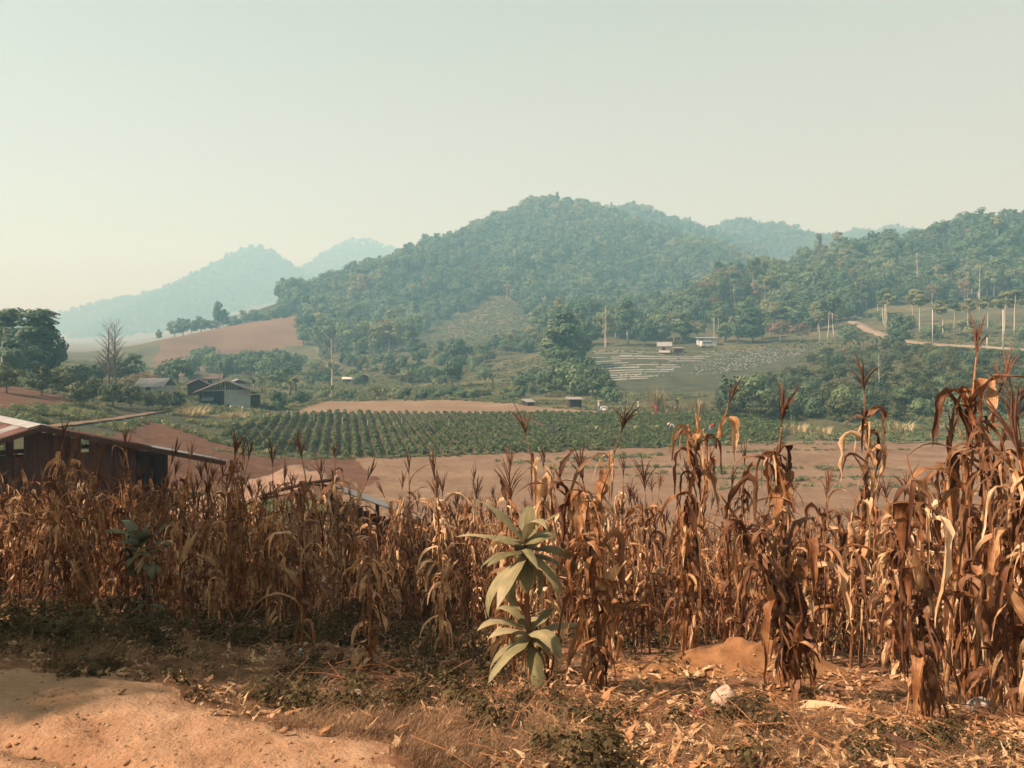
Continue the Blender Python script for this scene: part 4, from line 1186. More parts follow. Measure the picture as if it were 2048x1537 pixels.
# --- the plank shed at the left, its gable turned to the right
sx, sy = (70-CX)*26/FPX, 26.0
sg = -5.75
shed = thing('plank_shed', (sx, sy, sg), math.atan2(0.714, 0.70), 'dark plank shed with rusty sheet roof at the left behind the corn', 'shed')
# local frame: x along the gable to the right, y back along the ridge, z up
RZ, RS, LS, DEP = 3.56, 6.22, 4.6, 6.2
slope = 1.66/6.22
for i in range(7):
    y0, y1 = -0.55+i*0.97, -0.55+i*0.97+1.03
    zo = 0.012*(i % 2)
    corr_sheet((3.6, y0, RZ-slope*3.6+zo), (3.6, y1, RZ-slope*3.6+zo), (0, y1, RZ+zo), (0, y0, RZ+zo), 7, 0.015, 'roof_sheet', 'roof_rust', shed)
    corr_sheet((RS+0.25, y0, RZ-slope*RS-0.10+zo), (RS+0.25, y1, RZ-slope*RS-0.10+zo), (3.3, y1, RZ-slope*3.3-0.04+zo), (3.3, y0, RZ-slope*3.3-0.04+zo), 7, 0.015, 'roof_sheet', 'roof_grey', shed)
    corr_sheet((-LS, y0, RZ-0.30*LS+zo), (-LS, y1, RZ-0.30*LS+zo), (0, y1, RZ+zo), (0, y0, RZ+zo), 7, 0.015, 'roof_sheet', 'roof_rust' if i in (0, 2, 3, 5) else 'roof_pale', shed)
MB().slab([(0.04,-0.6,RZ+0.04),(0.35,-0.6,RZ-0.03),(0.35,6.3,RZ-0.03),(0.04,6.3,RZ+0.04)], 0.02).slab([(-0.35,-0.6,RZ-0.05),(0.04,-0.6,RZ+0.045),(0.04,6.3,RZ+0.045),(-0.35,6.3,RZ-0.05)], 0.02).build('ridge_cap', M['roof_pale'], shed)
MB().slab([(0,-0.60,RZ-0.03),(RS+0.2,-0.60,RZ-slope*RS-0.14),(RS+0.2,-0.53,RZ-slope*RS-0.14),(0,-0.53,RZ-0.03)], 0.16).build('barge_board', M['plank'], shed)
MB().slab([(-LS,-0.60,RZ-0.30*LS-0.04),(0,-0.60,RZ-0.03),(0,-0.53,RZ-0.03),(-LS,-0.53,RZ-0.30*LS-0.04)], 0.16).build('barge_board', M['plank'], shed)
g_ = random.Random(4)
x = -LS+0.3
while x < 3.0:
    w = g_.uniform(0.24, 0.33); top = 2.05+g_.uniform(-.05, .06)
    xm = x+w/2; top = 4.0 if g_.random() < 0.8 else 2.5
    MB().box(x, x+w-0.012, -0.02+g_.uniform(-.012, .012), 0.02, -0.4, min(top, RZ-0.3*abs(min(x,0))-slope*max(x+w,0)-0.16)).build('plank', M['plank'], shed)
    x += w
for xx, h in ((-LS+0.25, 2.0), (-2.3, 2.75), (0.0, 3.35), (3.05, 2.6), (4.35, 2.25)):
    MB().box(xx-0.07, xx+0.07, 0.05, 0.19, -0.5, h).build('post', M['plank_dark'], shed)
MB().box(-LS+0.3, 4.4, 0.03, 0.12, 2.15, 2.34).build('beam', M['plank_dark'], shed)
MB().box(-3.2, 2.2, 0.03, 0.12, 2.62, 2.76).build('beam', M['plank_dark'], shed)
x = -LS+0.3
while x < 4.4:                                         # rear wall
    MB().box(x, x+0.30, 5.5, 5.53, -0.4, 2.0 if -2 < x < 1.5 else 1.85).build('plank', M['plank'], shed); x += 0.315 if g_.random() < 0.8 else 0.38
for yy in np.arange(0.2, 5.4, 0.31):
    MB().box(4.38, 4.41, yy, yy+0.30, -0.4, 2.1).build('plank', M['plank'], shed)
# --- collapsed-looking hut roof in the middle of the corn
hx = (620-CX)*20.5/FPX
hut = thing('tarpaulin_hut', (hx, 20.5, -6.25), R(30), 'low hut with bulging tan tarpaulin roof among the corn left of centre', 'hut')
V, F = [], []
nxg, nyg = 22, 14
for j in range(nyg+1):
    for i in range(nxg+1):
        s_ = i/nxg; t_ = j/nyg
        X_ = -3.3+4.0*s_; Y_ = -0.5+3.6*t_
        z_ = 3.06 - 1.15*(1-s_)**1.6 - 0.25*max(0, s_-0.8)*4*(s_-0.6) + 0.10*math.sin(t_*9+s_*4) + 0.06*math.sin(s_*17+t_*5)
        V.append((X_, Y_, z_))
for j in range(nyg):
    for i in range(nxg):
        a = j*(nxg+1)+i; F.append((a, a+1, a+nxg+2, a+nxg+1))
tp_ = obj('tarpaulin', mesh('tarpaulin', V, F, True), M['tarp'], hut)
md = tp_.modifiers.new('thick', 'SOLIDIFY'); md.thickness = 0.03
for yy in (-0.35,):
    pts = [(-3.3+4.0*s_, yy, 3.12 - 1.15*(1-s_)**1.6 + 0.05*math.sin(yy*4+s_*6)) for s_ in np.linspace(0, 1, 9)]
    MB().tube(pts, 0.05, 6).build('roof_pole', M['plank_dark'], hut)
for i in range(4):
    corr_sheet((3.1, -0.6+0.9*i, 1.75), (3.1, 0.35+0.9*i, 1.75), (0.5, 0.35+0.9*i, 2.86), (0.5, -0.6+0.9*i, 2.86), 7, 0.015, 'roof_sheet', 'roof_grey', hut)
for xx, yy, h in ((-3.1,-0.3,1.9),(0.5,-0.3,2.8),(2.9,-0.3,1.75),(-3.1,2.8,1.9),(0.5,2.8,2.8),(2.9,2.8,1.75)):
    MB().tube([(xx,yy,-0.5),(xx+0.02,yy,h*0.5),(xx,yy,h)], 0.06, 6).build('post', M['plank_dark'], hut)
for i in range(11):
    MB().box(0.55+0.22*i, 0.55+0.22*i+0.205, -0.14, -0.11, -0.4, 2.5-0.1*i).build('plank', M['plank'], hut)

# --- houses of the valley
def house(name, px, d, w, hw, dep, rise, label, rot=0.0, wall='plaster', roof='roof_dark', ridge_x=False, openings=(), over=0.5, base=None, nsheet=0, cat='house', mono=False, stilts=0.0):
    p = at(px, d)
    t = thing(name, p, rot, label, cat)
    b0 = -0.6 if not stilts else stilts
    top = hw + stilts
    m = MB()
    if mono:
        m.add([(-w/2,0,b0),(w/2,0,b0),(w/2,dep,b0),(-w/2,dep,b0),(-w/2,0,top),(w/2,0,top),(w/2,dep,top+rise),(-w/2,dep,top+rise)],[(0,3,2,1),(4,5,6,7),(0,1,5,4),(1,2,6,5),(2,3,7,6),(3,0,4,7)])
        m.build('wall', M[wall], t)
        MB().slab([(-w/2-over,-over,top+0.06-rise*over/dep),(w/2+over,-over,top+0.06-rise*over/dep),(w/2+over,dep+over,top+0.06+rise*(1+over/dep)),(-w/2-over,dep+over,top+0.06+rise*(1+over/dep))], 0.08).build('roof', M[roof], t)
    elif not ridge_x:
        m.box(-w/2, w/2, 0, dep, b0, top).build('wall', M[wall], t)
        MB().add([(-w/2,0.03,top),(w/2,0.03,top),(0,0.03,top+rise),(-w/2,dep,top),(w/2,dep,top),(0,dep,top+rise)],[(0,1,2),(5,4,3),(0,2,5,3),(1,4,5,2)]).build('gable', M['plank'], t)
        s_ = rise/(w/2)
        for sg_ in (-1, 1):
            e = sg_*(w/2+over); ze = top-over*s_+0.07
            q = [(e,-over,ze),(0,-over,top+rise+0.07),(0,dep+over,top+rise+0.07),(e,dep+over,ze)]
            MB().slab(q if sg_ < 0 else [q[1],q[0],q[3],q[2]], 0.09).build('roof', M[roof], t)
    else:
        m.box(-w/2, w/2, 0, dep, b0, top).build('wall', M[wall], t)
        s_ = rise/(dep/2)
        n = max(1, nsheet)
        for k in range(n):
            xa = -w/2-over+(w+2*over)*k/n; xb = -w/2-over+(w+2*over)*(k+1)/n
            if nsheet:
                corr_sheet((xa,-over,top-over*s_+0.05),(xb+0.03,-over,top-over*s_+0.05),(xb+0.03,dep/2,top+rise+0.05),(xa,dep/2,top+rise+0.05),3,0.05,'roof_sheet',roof,t)
                corr_sheet((xa,dep+over,top-over*s_+0.05),(xb+0.03,dep+over,top-over*s_+0.05),(xb+0.03,dep/2,top+rise+0.05),(xa,dep/2,top+rise+0.05),3,0.05,'roof_sheet',roof,t)
            else:
                MB().slab([(xa,-over,top-over*s_+0.05),(xb,-over,top-over*s_+0.05),(xb,dep/2,top+rise+0.05),(xa,dep/2,top+rise+0.05)], 0.08).build('roof', M[roof], t)
                MB().slab([(xb,dep+over,top-over*s_+0.05),(xa,dep+over,top-over*s_+0.05),(xa,dep/2,top+rise+0.05),(xb,dep/2,top+rise+0.05)], 0.08).build('roof', M[roof], t)
    if stilts:
        for xx in (-w/2+0.1, 0, w/2-0.1):
            for yy in (0.1, dep-0.1): MB().box(xx-0.08, xx+0.08, yy-0.08, yy+0.08, -0.5, stilts).build('stilt', M['plank_dark'], t)
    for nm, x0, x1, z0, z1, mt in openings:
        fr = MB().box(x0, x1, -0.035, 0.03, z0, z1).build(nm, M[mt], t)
        if nm == 'window':
            MB().box((x0+x1)/2-0.03, (x0+x1)/2+0.03, -0.05, -0.036, z0, z1).box(x0, x1, -0.05, -0.036, z0-0.06, z0).build('frame', M['plank'], fr)
    return t

# main farmhouse: built openly because its left half is a garage
fp = at(450, 108)
fh = thing('farmhouse', fp, R(19), 'farmhouse with grey gable wall, dark roof and open garage beside the crop rows', 'house')
W, HWL, RI, DP = 6.7, 2.25, 1.35, 7.5
m = MB(); m.box(0.0, W/2, 0, 0.15, -0.6, HWL); m.box(W/2-0.15, W/2, 0.16, DP, -0.6, HWL); m.box(-W/2, W/2-0.16, DP-0.15, DP, -0.6, HWL); m.build('wall', M['plaster'], fh)
MB().box(-W/2, -W/2+0.12, 0.3, DP-0.16, -0.6, HWL).box(-0.1, 0.0, 0.16, DP-0.2, -0.6, HWL).build('side_wall', M['plank_dark'], fh)
MB().box(-W/2, W/2, -0.05, 0.05, HWL+0.0, HWL+0.14).build('beam', M['plaster'], fh)
nb = 22
for i in range(nb):
    x0 = -W/2+W*i/nb; x1 = x0+W/nb-0.05; zt = HWL+0.14+(RI-0.14)*(1-abs((x0+x1)/2)/(W/2))
    if zt > HWL+0.24: MB().box(x0, x1, 0.0, 0.03, HWL+0.15, zt-0.04).build('slat', M['plank'], fh)
MB().box(-0.09, 0.09, -0.06, 0.0, -0.5, HWL+RI-0.1).build('post', M['plaster'], fh)
MB().box(-W/2, -W/2+0.14, -0.03, 0.11, -0.5, HWL).build('post', M['plank_dark'], fh)
for sg_ in (-1, 1):
    s_ = RI/(W/2); e = sg_*(W/2+0.85); ze = HWL-0.85*s_+0.1
    q = [(e,-0.8,ze),(0,-0.8,HWL+RI+0.1),(0,DP+0.5,HWL+RI+0.1),(e,DP+0.5,ze)]
    MB().slab(q if sg_ < 0 else [q[1],q[0],q[3],q[2]], 0.1).build('roof', M['roof_dark'], fh)
MB().slab([(W/2+0.02,1.5,1.85),(W/2+1.6,1.5,1.6),(W/2+1.6,4.5,1.6),(W/2+0.02,4.5,1.85)], 0.07).build('lean_to_roof', M['roof_rust'], fh)
MB().box(W/2+1.3, W/2+1.4, 1.6, 1.7, -0.5, 1.6).box(W/2+0.05, W/2+1.3, 2.6, 2.65, -0.4, 1.5).build('lean_to_wall', M['plank'], fh)

def truck(px, d, rz, label, body='white', s=1.0, van=False, name='pickup_truck', z=None):
    p = at(px, d)
    t = thing(name, p, rz, label, 'van' if van else 'truck', None, s)
    # x forward, profile extruded across
    prof = [(-2.2,0.45),(2.1,0.45),(2.15,0.95),(1.3,1.1),(0.8,1.75),(-0.6,1.78),(-0.7,1.12),(-2.2,1.10)] if not van else [(-2.2,0.4),(2.15,0.4),(2.2,1.0),(1.6,1.25),(1.1,1.9),(-2.1,1.95),(-2.2,1.1)]
    n = len(prof); V = [(x,-0.82,z_) for x, z_ in prof]+[(x,0.82,z_) for x, z_ in prof]
    F = [tuple(range(n)), tuple(reversed(range(n, 2*n)))]+[((i+1) % n, i, n+i, n+(i+1) % n) for i in range(n)]
    bd = obj('body', mesh('body', V, F), M[body], t)
    md = bd.modifiers.new('bevel', 'BEVEL'); md.width = 0.06; md.segments = 2
    for sd in (-1, 1):
        for (x0, x1) in (((-0.5, 0.1), (0.18, 0.75)) if not van else ((-1.9, -0.9), (-0.8, 0.2), (0.3, 1.05))):
            MB().box(x0, x1, sd*0.83-0.008, sd*0.83+0.008, 1.2, 1.62).build('window', M['glass'], t)
        for xx in (-1.4, 1.35):
            V2, F2 = tube_arrays([(xx, sd*0.72, 0.34), (xx, sd*0.88, 0.34)], 0.34, 14)
            wl_ = obj('wheel', mesh('wheel', V2, F2), M['rubber'], t)
            V2, F2 = tube_arrays([(xx, sd*0.87, 0.34), (xx, sd*0.90, 0.34)], 0.19, 10); obj('rim', mesh('rim', V2, F2), M['roof_grey'], wl_)
        MB().box(2.1, 2.19, sd*0.7-0.12, sd*0.7+0.12, 0.72, 0.86).build('headlight', M['white'], t)
    MB().slab([(0.85,-0.7,1.72),(0.85,0.7,1.72),(1.26,0.7,1.16),(1.26,-0.7,1.16)], -0.015).build('windscreen', M['glass'], t)
    return t
M['bluegrey'] = plain_mat('blue_grey_paint', (0.36,0.42,0.43), 0.45, 0.4, 0.1, 1.0)
truck(417, 110.8, R(-72), 'pale blue pickup truck parked in the open farmhouse garage', 'bluegrey')
truck(1416, 231, R(8), 'white van parked before the white house on the hillside', 'white', 1.05, True, 'van')

house('small_shed', 396, 119, 3.0, 2.1, 4.0, 0.75, 'small dark shed with tan roof just behind the farmhouse', R(22), 'plank', 'roof_rust', over=0.5, cat='shed')
house('house', 411, 150, 5.0, 1.9, 4.5, 0.7, 'low brown house farthest left behind the farmhouse', R(15), 'cream', 'roof_dark', True, [('window',0.4,1.2,0.7,1.5,'door_dark'),('door',-0.6,0.1,0.0,1.7,'door_dark')], 0.6)
house('house', 478, 141, 3.8, 1.7, 4.0, 0.75, 'grey gabled house behind the farmhouse roof at its right', R(25), 'plaster', 'roof_grey', False, [('door',-0.3,0.4,0.0,1.6,'door_dark'),('window',0.8,1.4,0.6,1.2,'door_dark')], 0.4)
house('house', 297, 112, 3.6, 1.35, 5.0, 1.1, 'house of which only the light corrugated roof shows above the left orchard', R(4), 'plaster', 'roof_pale', True, [('door',-0.4,0.3,0.0,1.2,'door_dark')], 0.35, nsheet=6)
house('field_hut', 727, 189, 2.4, 1.6, 3.0, 0.5, 'small dark hut with pale gable roof in the middle meadow', R(10), 'plank_dark', 'roof_pale', False, [], 0.4, cat='hut')
house('field_hut', 703, 191, 4.2, 0.8, 2.5, 0.4, 'long low thatched lean-to left of the small meadow hut', R(5), 'plank', 'cream', True, [], 0.3, cat='hut')
house('house', 992, 268, 3.4, 1.6, 4.0, 0.8, 'small house with red-brown roof beside the meadow track', R(0), 'cream', 'roof_rust', True, [('window',-0.5,0.3,0.5,1.2,'door_dark')], 0.4)
house('house', 1012, 266, 3.6, 1.5, 3.5, 0.4, 'small dark-walled house with pale roof right of the red-roofed one', R(0), 'plank_dark', 'roof_pale', True, [('door',-0.3,0.3,0,1.4,'door_dark')], 0.35)
house('field_hut', 1004, 292, 7.0, 1.4, 3.0, 0.6, 'low dark hut half hidden on the slope under the clearing', R(0), 'plank_dark', 'roof_dark', True, [], 0.4, cat='hut')
house('stilt_hut', 1329, 214, 3.0, 2.0, 3.4, 0.9, 'cream hut on short stilts with sloping pale roof above the striped field', R(-12), 'cream', 'roof_pale', False if False else True, [('window',-0.6,0.2,1.3,1.9,'door_dark')], 0.6, stilts=0.5, cat='hut')
MB_ = house('field_shelter', 1358, 218, 2.4, 1.3, 2.0, 0.3, 'small tan-roofed shelter right of the stilted hut', R(0), 'plank', 'tarp', mono=True, over=0.3, cat='shelter')
house('house', 1416, 236, 5.4, 2.3, 4.5, 0.35, 'white flat-roofed house behind the parked van on the hillside', R(-3), 'white', 'roof_pale', mono=True, over=0.7, openings=[('door',-2.2,-1.4,0.0,1.9,'door_dark'),('window',0.9,1.9,0.9,1.7,'glass')])
house('field_shelter', 1152, 118, 1.8, 1.3, 1.8, 0.15, 'low shelter with flat pale roof at the foot of the thicket', R(10), 'plank_dark', 'roof_pale', mono=True, over=0.3, cat='shelter')
house('field_shelter', 1062, 121, 1.2, 0.6, 1.4, 0.3, 'tiny pale tilted sheet roof at the meadow edge', R(30), 'plank_dark', 'roof_pale', mono=True, over=0.25, cat='shelter')
# hay cart left of the farmhouse
hp = at(342, 100)
hc_ = thing('hay_cart', hp, R(10), 'small cart heaped with pale pink hay left of the farmhouse', 'cart')
v, f = crown_arrays(710, 700, dome(0.95, 0.5, 1.35, 0.3), 0.12, 22, 0.32); obj('hay', mesh('hay', v, f), M['tarp'], hc_)
MB().box(-1.0, 1.0, -0.6, 0.6, 0.75, 0.95).build('bed', M['plank_dark'], hc_)
for xx in (-0.8, 0.8):
    for yy in (-0.6, 0.6):
        V2, F2 = tube_arrays([(xx, yy-0.06, 0.38), (xx, yy+0.06, 0.38)], 0.38, 12); obj('wheel', mesh('wheel', V2, F2), M['rubber'], hc_)
tree('shrub', 'bush0', 322, 99.5, 2.0, 2.6, 'dark round bush beside the hay cart', 'bush')
tree('shrub', 'bush0', 560, 112, 2.6, 2.8, 'dark round bush right of the farmhouse near the crop corner', 'bush')
tree('shrub', 'bush1', 545, 110, 1.3, 2.2, 'low leafy bush between farmhouse and crop corner', 'bush')
tree('shrub', 'bush1', 598, 124, 2.0, 4.0, 'bush at the left corner of the pale bare field', 'bush')
# motorbike-like dark shapes by the door are seen only as dots: two water drums and a stack of pots
for px, d, lb in ((461,106.6,'white pot standing before the grey farmhouse wall, left'), (485,106.4,'white pot standing before the grey farmhouse wall, right')):
    V2, F2 = tube_arrays([(0,0,-0.1),(0,0,0.15),(0,0,0.32),(0,0,0.37),(0,0,0.48)], [0.13,0.15,0.12,0.06,0.09], 10)
    o = obj('water_pot', mesh('water_pot', V2, F2, True), M['white']); o.location = at(px, d); tag(o, lb, 'pot')

# --- poles along the climbing road
def pole(px, d, h, label, arms=1, name='utility_pole', mt='concrete', rr=1.0):
    t = thing(name, at(px, d), R(40), label, 'pole')
    V2, F2 = tube_arrays([(0,0,-0.5),(0,0,h*0.5),(0,0,h)], [0.17*rr,0.135*rr,0.10*rr], 8); obj('shaft', mesh('shaft', V2, F2, True), M[mt], t)
    for k in range(arms):
        a = MB().box(-0.85, 0.85, -0.14, -0.05, h-0.45-0.6*k, h-0.35-0.6*k).build('crossarm', M['concrete'], t)
        MB().tube([(-0.7,-0.1,h-0.35-0.6*k),(-0.7,-0.1,h-0.2-0.6*k)], 0.05, 6).tube([(0.7,-0.1,h-0.35-0.6*k),(0.7,-0.1,h-0.2-0.6*k)], 0.05, 6).build('insulator', M['white'], a)
for px, d, h, lb, ar in [(2006,163,8.6,'pale concrete pole nearest the right edge by the climbing road',0),(1865,183,8.6,'pale concrete pole by the climbing road, second from the right edge',0),
                     (1770,222,8.4,'pale concrete pole where the climbing road passes the dark tree',0),(1755,262,7.5,'thin pole behind the bend of the climbing road',0),
                     (1974,172,2.2,'short white marker post beside the climbing road',0),
                     (1593,292,8.6,'single concrete pole left of the tall pale-trunked trees',0),(1553,318,8.4,'right pole of the distant pole row on the ridge shoulder',1),(1545,322,7.6,'second pole from the right in the distant pole row',1),
                     (1523,330,7.6,'third pole from the right in the distant pole row',1),(1520,326,8.0,'second pole from the left in the distant pole row',1),(1514,332,8.4,'leftmost pole of the distant pole row',1),
                     (1428,226,9.5,'thin leaning pole beside the white house on the hillside',0)]:
    pole(px, d, h, lb, ar, rr=0.45 if 'thin' in lb else 0.72)
pole(410, 127, 5.0, 'wooden pole rising behind the farmhouse', 1, mt='bark', rr=0.6); pole(438, 133, 5.6, 'second thin pole behind the farmhouse roof', 0, mt='bark', rr=0.6)

# --- thin stakes in the crop
STK = [(527,846,18),(582,838,16),(628,846,20),(575,835,14),(735,853,12),(787,857,12),(840,858,14),(897,858,14),(954,858,14),(1022,842,10),(1063,858,12),(1113,828,9),(1158,829,9),(1245,828,9),(1285,829,9),(1333,829,9),(1378,830,9),(684,849,14),(803,847,10),(776,874,8)]
for k, (px, py, hp_) in enumerate(STK):
    x, y = hit(px, py); h = hp_*y/FPX
    V2, F2 = tube_arrays([(0,0,-0.2),(0.02*h,0,h*.5),(0,0,h)], [0.035,0.03,0.025], 5)
    o = obj('field_stake', mesh('field_stake', V2, F2), M['concrete']); o.location = (x, y, G(x, y)); o.rotation_euler = (rnd.uniform(-.08,.08), rnd.uniform(-.08,.08), 0)
    tag(o, ('thin pale stake standing in the crop rows' if py > 833 else 'thin pale stake on the far border of the crop'), 'stake', 'stakes in the crop rows' if py > 833 else 'stakes on the far border of the crop')

# --- white plastic strips on the hillside field
field = bpy.data.objects['low_green_field']
g = np.random.default_rng(31)
L0 = np.array([hit(1172,722), hit(1450,700)]); 
nst = 14
for i in range(nst):
    f_ = i/(nst-1)
    a = np.array(hit(1163+30*(1-f_)*0+ (18 if f_ < 0.5 else 18+60*(f_-0.5)), 703+59*f_)); b = np.array(hit(1452-150*f_, 706+50*f_-(6*(1-f_))))
    if f_ < 0.22: b = np.array(hit(1330, 706+50*f_))
    t0 = 0.0
    while t0 < 1:
        ln = g.uniform(0.12, 0.5); t1 = min(1, t0+ln)
        if g.random() < 0.88 - 0.35*(t0 > 0.6)*f_:
            n = max(3, int(np.linalg.norm(b-a)*(t1-t0)/1.2)); tt = np.linspace(t0, t1, n)
            c = a+(b-a)*tt[:, None]; c[:, 1] += 0.5*np.sin(tt*5)
            dirv = (b-a)/np.linalg.norm(b-a); nn_ = np.array([-dirv[1], dirv[0]])
            V = np.stack([np.stack([*(c+nn_*w).T, ground(*(c+nn_*w).T)+dz], -1) for w, dz in ((-0.6,-0.06),(-0.4,0.10),(0,0.14),(0.4,0.10),(0.6,-0.06))], 1).reshape(-1, 3)
            gg = np.arange(n*5).reshape(n, 5)
            obj('mulch_strip', mesh('mulch_strip', V, np.stack([gg[:-1,:-1],gg[:-1,1:],gg[1:,1:],gg[1:,:-1]], -1).reshape(-1, 4), True), M['mulch'], field)
        t0 = t1+g.uniform(0.01, 0.04)
# upper right part of the field: short pieces and scraps of the same sheet
V, F = [], []
px = np.where(np.arange(620) < 420, g.uniform(1390, 1610, 620), g.uniform(1190, 1560, 620))
py = np.interp(px, [1190,1390,1480,1610], [755,706,701,697]) + g.random(620)**1.6*np.interp(px, [1190,1300,1400,1500,1610],[12,26,46,40,10])
for x, y in hit_many(px, py):
    w = g.uniform(0.15, 0.5); z = G(x, y); h = g.uniform(0.06, 0.16); k = len(V)
    V += [(x-w/2,y-0.2,z),(x+w/2,y-0.2,z),(x+w/2,y,z+h),(x-w/2,y,z+h),(x+w/2,y+0.2,z),(x-w/2,y+0.2,z)]; F += [(k,k+1,k+2,k+3),(k+3,k+2,k+4,k+5)]
tag(obj('sheet_scraps', mesh('sheet_scraps', V, F), M['mulch']), 'white plastic scraps dotted over the upper green field', 'plastic scraps', kind='stuff')

# ------------------------------------------------------------------ field workers
M['skin'] = plain_mat('skin', (0.28,0.16,0.10), 0.7, 0.3, 0.1, 8)
for nm, c in (('cloth_dark',(0.03,0.03,0.035)),('cloth_red',(0.28,0.04,0.028)),('cloth_pink',(0.50,0.29,0.26)),('cloth_pale',(0.36,0.33,0.28)),('cloth_blue',(0.12,0.15,0.22))):
    M[nm] = plain_mat(nm, c, 0.9, 0.1, 0.15, 10)
def person(px, py, rz, pose, top, legs, hat, label, h=1.58):
    x, y = hit(px, py)
    t = thing('person', (x, y, G(x, y)), rz, label, 'person', None, h/1.6)
    # joints; x forward
    if pose == 'stand':
        J = dict(hip=(0,0,0.84), chest=(0.02,0,1.18), neck=(0.03,0,1.36), head=(0.05,0,1.50), kl=(0.03,0.10,0.45), fl=(0,0.11,0.05), tl=(0.14,0.11,0.03), kr=(0.05,-0.10,0.45), fr=(0.02,-0.11,0.05), tr=(0.16,-0.11,0.03),
                 sl=(0.02,0.18,1.30), el=(0.06,0.24,1.05), hl=(0.20,0.22,0.88), sr=(0.02,-0.18,1.30), er=(0.08,-0.24,1.05), hr=(0.22,-0.20,0.90))
    else:
        J = dict(hip=(-0.10,0,0.80), chest=(0.22,0,0.98), neck=(0.38,0,1.00), head=(0.52,0,1.00), kl=(0.02,0.11,0.44), fl=(-0.04,0.12,0.05), tl=(0.10,0.12,0.03), kr=(0.06,-0.11,0.44), fr=(0.04,-0.12,0.05), tr=(0.18,-0.12,0.03),
                 sl=(0.30,0.17,0.98), el=(0.36,0.20,0.72), hl=(0.46,0.16,0.48), sr=(0.30,-0.17,0.98), er=(0.38,-0.20,0.72), hr=(0.50,-0.14,0.46))
    names = list(J); idx = {k: i for i, k in enumerate(names)}
    E = [('hip','chest'),('chest','neck'),('neck','head'),('hip','kl'),('kl','fl'),('fl','tl'),('hip','kr'),('kr','fr'),('fr','tr'),('chest','sl'),('sl','el'),('el','hl'),('chest','sr'),('sr','er'),('er','hr')]
    m = bpy.data.meshes.new('body'); m.from_pydata([J[k] for k in names], [(idx[a], idx[b]) for a, b in E], [])
    o = obj('body', m, None, t)
    sk = o.modifiers.new('skin', 'SKIN')
    rad = dict(hip=0.135, chest=0.15, neck=0.06, head=0.10, kl=0.07, fl=0.05, tl=0.04, kr=0.07, fr=0.05, tr=0.04, sl=0.075, el=0.05, hl=0.035, sr=0.075, er=0.05, hr=0.035)
    for k, v in zip(names, m.skin_vertices[0].data): v.radius = (rad[k], rad[k]); v.use_root = (k == 'hip')
    sb = o.modifiers.new('sub', 'SUBSURF'); sb.levels = 1; sb.render_levels = 1
    # clothing colour by height along the body
    mm, n, l = new_mat('outfit_' + label[:20])
    tc = n.new('ShaderNodeTexCoord'); sp = n.new('ShaderNodeSeparateXYZ'); l.new(tc.outputs['Object'], sp.inputs[0])
    cr = n.new('ShaderNodeValToRGB'); cr.color_ramp.interpolation = 'CONSTANT'
    cl = {k: tuple(M[k].node_tree.nodes['Color Ramp'].color_ramp.elements[1].color) for k in (top, legs, 'skin')}
    e = cr.color_ramp.elements; e[0].position = 0; e[0].color = cl[legs]; e[1].position = 0.52 if pose == 'stand' else 0.44; e[1].color = cl[top]
    if pose == 'stand':
        q = e.new(0.86); q.color = cl['skin']
    mr = n.new('ShaderNodeMath'); mr.operation = 'DIVIDE'; mr.inputs[1].default_value = 1.6; l.new(sp.outputs['Z'], mr.inputs[0]); l.new(mr.outputs[0], cr.inputs[0])
    p = n.new('ShaderNodeBsdfPrincipled'); p.inputs['Roughness'].default_value = 0.9; l.new(cr.outputs[0], p.inputs['Base Color']); oo = n.new('ShaderNodeOutputMaterial'); l.new(p.outputs[0], oo.inputs[0])
    m.materials.append(mm)
    if hat:
        hd = Vector(J['head']); up = Vector((0, 0, 1)) if pose == 'stand' else Vector((0.75, 0, 0.65)).normalized()
        V2, F2 = tube_arrays([hd+up*0.04, hd+up*0.05, hd+up*0.10, hd+up*0.19], [0.26, 0.25, 0.13, 0.06], 12); obj('hat', mesh('hat', V2, F2, True), M[hat], t)
    return t
person(1107, 872, R(200), 'stand', 'cloth_dark', 'cloth_dark', 'cloth_dark', 'person in dark clothes walking in the middle of the crop', 1.62)
person(1347, 866, R(170), 'bend', 'cloth_pale', 'cloth_blue', 'cloth_pink', 'person in a wide pink hat bending over the crop', 1.6)
person(1420, 868, R(30), 'bend', 'cloth_red', 'cloth_blue', 'cloth_red', 'person in red bending in the crop behind the tall corn')
person(1313, 826, R(120), 'bend', 'cloth_red', 'cloth_red', 'cloth_red', 'person in bright red at the far border of the crop')
person(1276, 826, R(0), 'stand', 'cloth_pale', 'cloth_dark', 'cloth_pale', 'person in pale shirt standing at the far border of the crop')
person(1198, 824, R(90), 'stand', 'cloth_pale', 'cloth_blue', 'cloth_pink', 'person beside the white sack at the far border of the crop')
